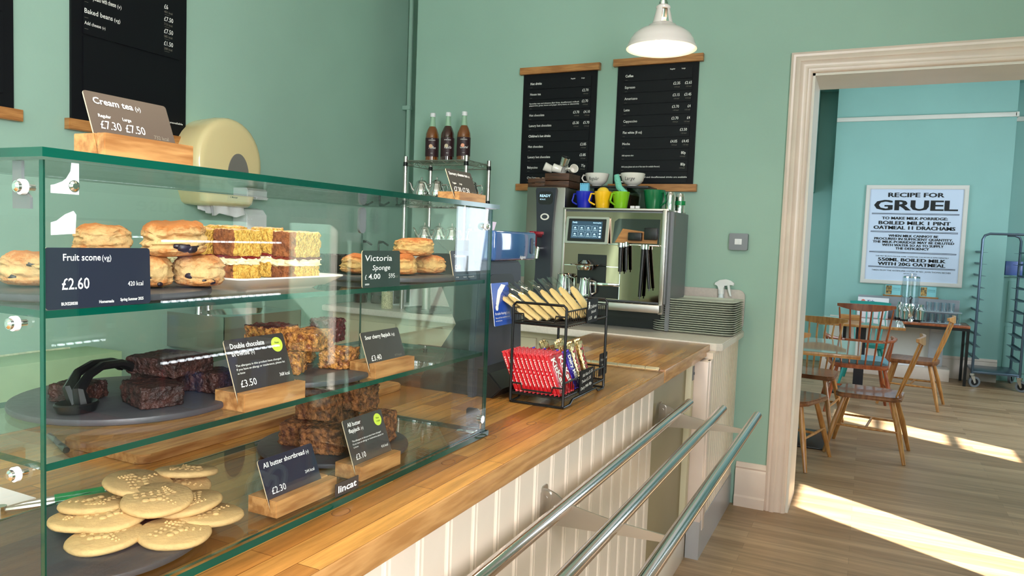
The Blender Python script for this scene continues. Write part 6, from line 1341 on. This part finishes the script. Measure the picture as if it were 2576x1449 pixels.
# drinking glasses on a two-tier rack
t = thing('glass_rack', 'two-tier clear rack of drinking glasses on the console', 'rack', (0.73, 9.20, ZT))
for z in (0.004, 0.125):
    bm = nb(); prism(bm, rrect(0.38, 0.26, 0.03, x0=-0.19, y0=-0.13), 0.006, frameM((0, 0, z), (1, 0, 0), (0, 1, 0), (0, 0, 1))); obj('tray', bm, pmat('pale_grey_tray', (160, 170, 176), 0.3), t)
for sx in (-1, 1):
    for sy in (-1, 1): bm = nb(); cyl(bm, (sx*0.175, sy*0.115, 0), (sx*0.175, sy*0.115, 0.125), 0.004, n=6); obj('rack_post', bm, 'chrome', t)
bm = nb(); lathe(bm, [(0, 0), (0.026, 0), (0.030, 0.092), (0.0285, 0.092), (0.0245, 0.006), (0, 0.006)], n=16)
g0 = obj('drinking_glass', bm, glassmat('tumbler_glass', (0.93, 0.96, 0.98), 0.12)); gi = 0
for z, nn, lb in ((0.0105, 5, 'drinking glass on the lower tier of the glass rack'), (0.1315, 4, 'drinking glass on the upper tier of the glass rack')):
    for i in range(nn):
        for j in range(2):
            q = g0 if gi == 0 else g0.copy()
            if gi: C.objects.link(q)
            q.location = (0.73-0.035*(nn-1)+i*0.070-0.01, 9.20-0.06+j*0.10, ZT+z); tag(q, lb, 'glass', lb.replace('drinking glass', 'drinking glasses')); gi += 1
for i, (x0, lb) in enumerate(((0.185, 'small picture card on a wooden ledge, left of the water dispenser'), (0.54, 'small picture card on a wooden ledge, right of the water dispenser'))):
    t = thing('menu_card', lb, 'card', (0, 0, 0)); z0 = 0.900
    bm = nb(); bx(bm, x0-0.02, x0+0.185, 9.545, 9.598, z0-0.018, z0, bev=0.002); obj('wooden_ledge', bm, 'oakx', t)
    bm = nb(); bx(bm, x0, x0+0.16, 9.572, 9.578, z0+0.0005, z0+0.115); s_ = obj('card_sheet', bm, pmat('aqua_card', (150, 220, 226), 0.6), t)
    bm = nb(); bx(bm, x0+0.006, x0+0.068, 9.570, 9.572, z0+0.008, z0+0.108); obj('food_picture', bm, mat('food_photo_print', srgb(214, 170, 96), 0.6, col2=srgb(60, 66, 62), vscale=30), s_)
    lettering(lambda b: (text(b, 'Children eat', 0.075, 0.075, 0.009, FNY(x0, 9.5705, z0), w=0.075), text(b, 'lunch box £5.95', 0.075, 0.058, 0.006, FNY(x0, 9.5705, z0), w=0.075)), s_, 'inkb')
# poster
t = thing('recipe_poster', 'large framed white poster with a Recipe for Gruel on the far wall', 'poster', (0, 0, 0))
PX0, PX1, PZ0, PZ1 = -0.085, 0.945, 1.022, 2.162
Mp = FNY(PX0, YF, PZ0); PW, PH = PX1-PX0, PZ1-PZ0
for (a, b, c, d) in ((0, PW, 0, 0.045), (0, PW, PH-0.045, PH), (0, 0.045, 0.045, PH-0.045), (PW-0.045, PW, 0.045, PH-0.045)):
    bm = nb(); prism(bm, [(a, c), (b, c), (b, d), (a, d)], 0.030, Mp, bev=0.006); obj('frame_strip', bm, 'frame', t, 20)
bm = nb(); prism(bm, [(0.045, 0.045), (PW-0.045, 0.045), (PW-0.045, PH-0.045), (0.045, PH-0.045)], 0.012, Mp); s_ = obj('poster_sheet', bm, 'poster', t)
M2 = Mp @ Matrix.Translation((0, 0, 0.0135)); cx = PW/2
def f(b):
    for s, y, h, w_ in (('RECIPE FOR', 1.005, 0.048, 0.56), ('GRUEL', 0.855, 0.112, 0.83), ('TO MAKE MILK-PORRIDGE:', 0.748, 0.030, 0.66), ('BOILED MILK 1 PINT', 0.690, 0.038, 0.72), ('OATMEAL 11 DRACHAMS', 0.635, 0.038, 0.82), ('WHEN MILK CANNOT BE', 0.548, 0.026, 0.50), ('PROCURED IN SUFFICIENT QUANTITY,', 0.512, 0.026, 0.79), ('THE MILK-PORRIDGE MAY BE DILUTED', 0.476, 0.026, 0.82), ('WITH WATER SO AS TO SUPPLY', 0.440, 0.026, 0.62), ('THE DEFICIENCY', 0.404, 0.026, 0.34), ('550ML BOILED MILK', 0.268, 0.036, 0.68), ('WITH 20G OATMEAL', 0.218, 0.036, 0.68)):
        text(b, s, cx, y, h, M2, w=w_, al='C', bold=0.012, fat=0.0075 if s == 'GRUEL' else 0.0026 if h > 0.034 else 0.0016)
    text(b, 'THIS MAY BE ENOUGH FOR SOME, THEREFORE THIS RECIPE IS APPROXIMATELY', cx, 0.318, 0.012, M2, w=0.74, al='C'); text(b, 'TAKEN FROM "THE ANTIPAUPER SYSTEM" BY REV. JOHN THOMAS BECHER', cx, 0.150, 0.016, M2, w=0.80, al='C'); text(b, 'OF SOUTHWELL', cx, 0.122, 0.014, M2, al='C')
    for y in (0.805, 0.598, 0.362, 0.190):
        for dy in (0, 0.010): prism(b, [(cx-0.44, y+dy), (cx+0.44, y+dy), (cx+0.44, y+dy+0.005), (cx-0.44, y+dy+0.005)], 0.0003, M2)
lettering(f, s_, 'inkb')
# tray trolley
t = thing('tray_trolley', 'tall grey steel tray trolley on castors at the right', 'trolley', (1.05, 9.08, 0))
TWd, TDp, TH = 0.42, 0.55, 1.62
for y in (0, TDp):
    bm = nb(); tube(bm, [(0, y, 0.13), (0, y, TH-0.06), (0.018, y, TH-0.018), (0.06, y, TH), (TWd-0.06, y, TH), (TWd-0.018, y, TH-0.018), (TWd, y, TH-0.06), (TWd, y, 0.13)], 0.013, 10); obj('hoop_frame', bm, 'rackm', t)
for x in (0, TWd):
    for k in range(10):
        z = 0.30+k*0.125; s = 1 if x == 0 else -1
        bm = nb(); bx(bm, x, x+s*0.055, 0.0, TDp, z, z+0.003); bx(bm, x+s*0.0, x+s*0.004, 0, TDp, z, z+0.018); obj('tray_runner', bm, 'rackm', t)
bm = nb(); bx(bm, 0, TWd, -0.01, TDp+0.01, 0.15, 0.175, bev=0.003); obj('bottom_deck', bm, 'rackm', t)
for x, y, a in ((0.0, 0.0, 20), (TWd, 0.0, -30), (0.0, TDp, 10), (TWd, TDp, 60)):
    bm = nb(); tube(bm, [(0, 0, 0.125), (0, 0, 0.148)], [0.028, 0.028], 12); 
    for s in (-1, 1): prism(bm, [(-0.02, 0.12), (0.02, 0.12), (0.035, 0.05), (0.02, 0.04)], 0.003, frameM((0, s*0.018, 0), (1, 0, 0), (0, 0, 1), (0, -1, 0)))
    c = obj('castor_fork', bm, 'steel', t); c.location = (x, y, 0); c.rotation_euler = (0, 0, rad(a))
    bm = nb(); tube(bm, [(0.026, -0.013, 0.058), (0.026, 0.013, 0.058)], [0.057, 0.057], 24); w_ = obj('wheel', bm, 'rubber', c, 30)
    bm = nb(); tube(bm, [(0.026, -0.0145, 0.058), (0.026, 0.0145, 0.058)], [0.036, 0.036], 18); 
    c2 = obj('wheel_hub', bm, 'black', c, 30)
# recess shelf cabinet with blue box
t = thing('recess_cabinet', 'low turquoise cupboard built into the recess behind the trolley', 'cabinet', (1.345, 9.94, 0))
bm = nb(); bx(bm, 0, 1.20, -0.16, 0, 0, 1.165); obj('cabinet_body', bm, 'farwall', t)
bm = nb(); bx(bm, -0.005, 1.22, -0.19, 0, 1.165, 1.185, bev=0.003); obj('cabinet_top', bm, 'farwall', t)
for k in range(2): bm = nb(); bx(bm, 0.06+k*0.55, 0.58+k*0.55, -0.172, -0.16, 0.10, 0.62, bev=0.004); bx(bm, 0.06+k*0.55, 0.58+k*0.55, -0.172, -0.16, 0.66, 1.12, bev=0.004); obj('door', bm, 'farwall', t)
bm = nb(); bx(bm, 0, 0.16, 0, 0.10, 0, 0.155, bev=0.003); o = obj('storage_box', bm, pmat('periwinkle_box', (104, 124, 196), 0.4)); o.location = (1.37, 9.79, 1.1855); tag(o, 'periwinkle blue box on the recess cupboard behind the trolley', 'box')
t = thing('cleaning_spray', 'green and white spray bottle on the recess cupboard at the right edge', 'spray bottle', (1.60, 9.83, 1.1855)); bm = nb(); lathe(bm, [(0, 0), (0.035, 0), (0.035, 0.13), (0.012, 0.17), (0, 0.17)], n=16); obj('bottle_body', bm, 'tape', t)
bm = nb(); prism(bm, [(-0.03, 0.17), (0.02, 0.17), (0.05, 0.20), (0.05, 0.225), (-0.03, 0.235)], 0.02, frameM((0, 0.01, 0), (1, 0, 0), (0, 0, 1), (0, -1, 0)), bev=0.003); obj('spray_head', bm, 'wplast', t)
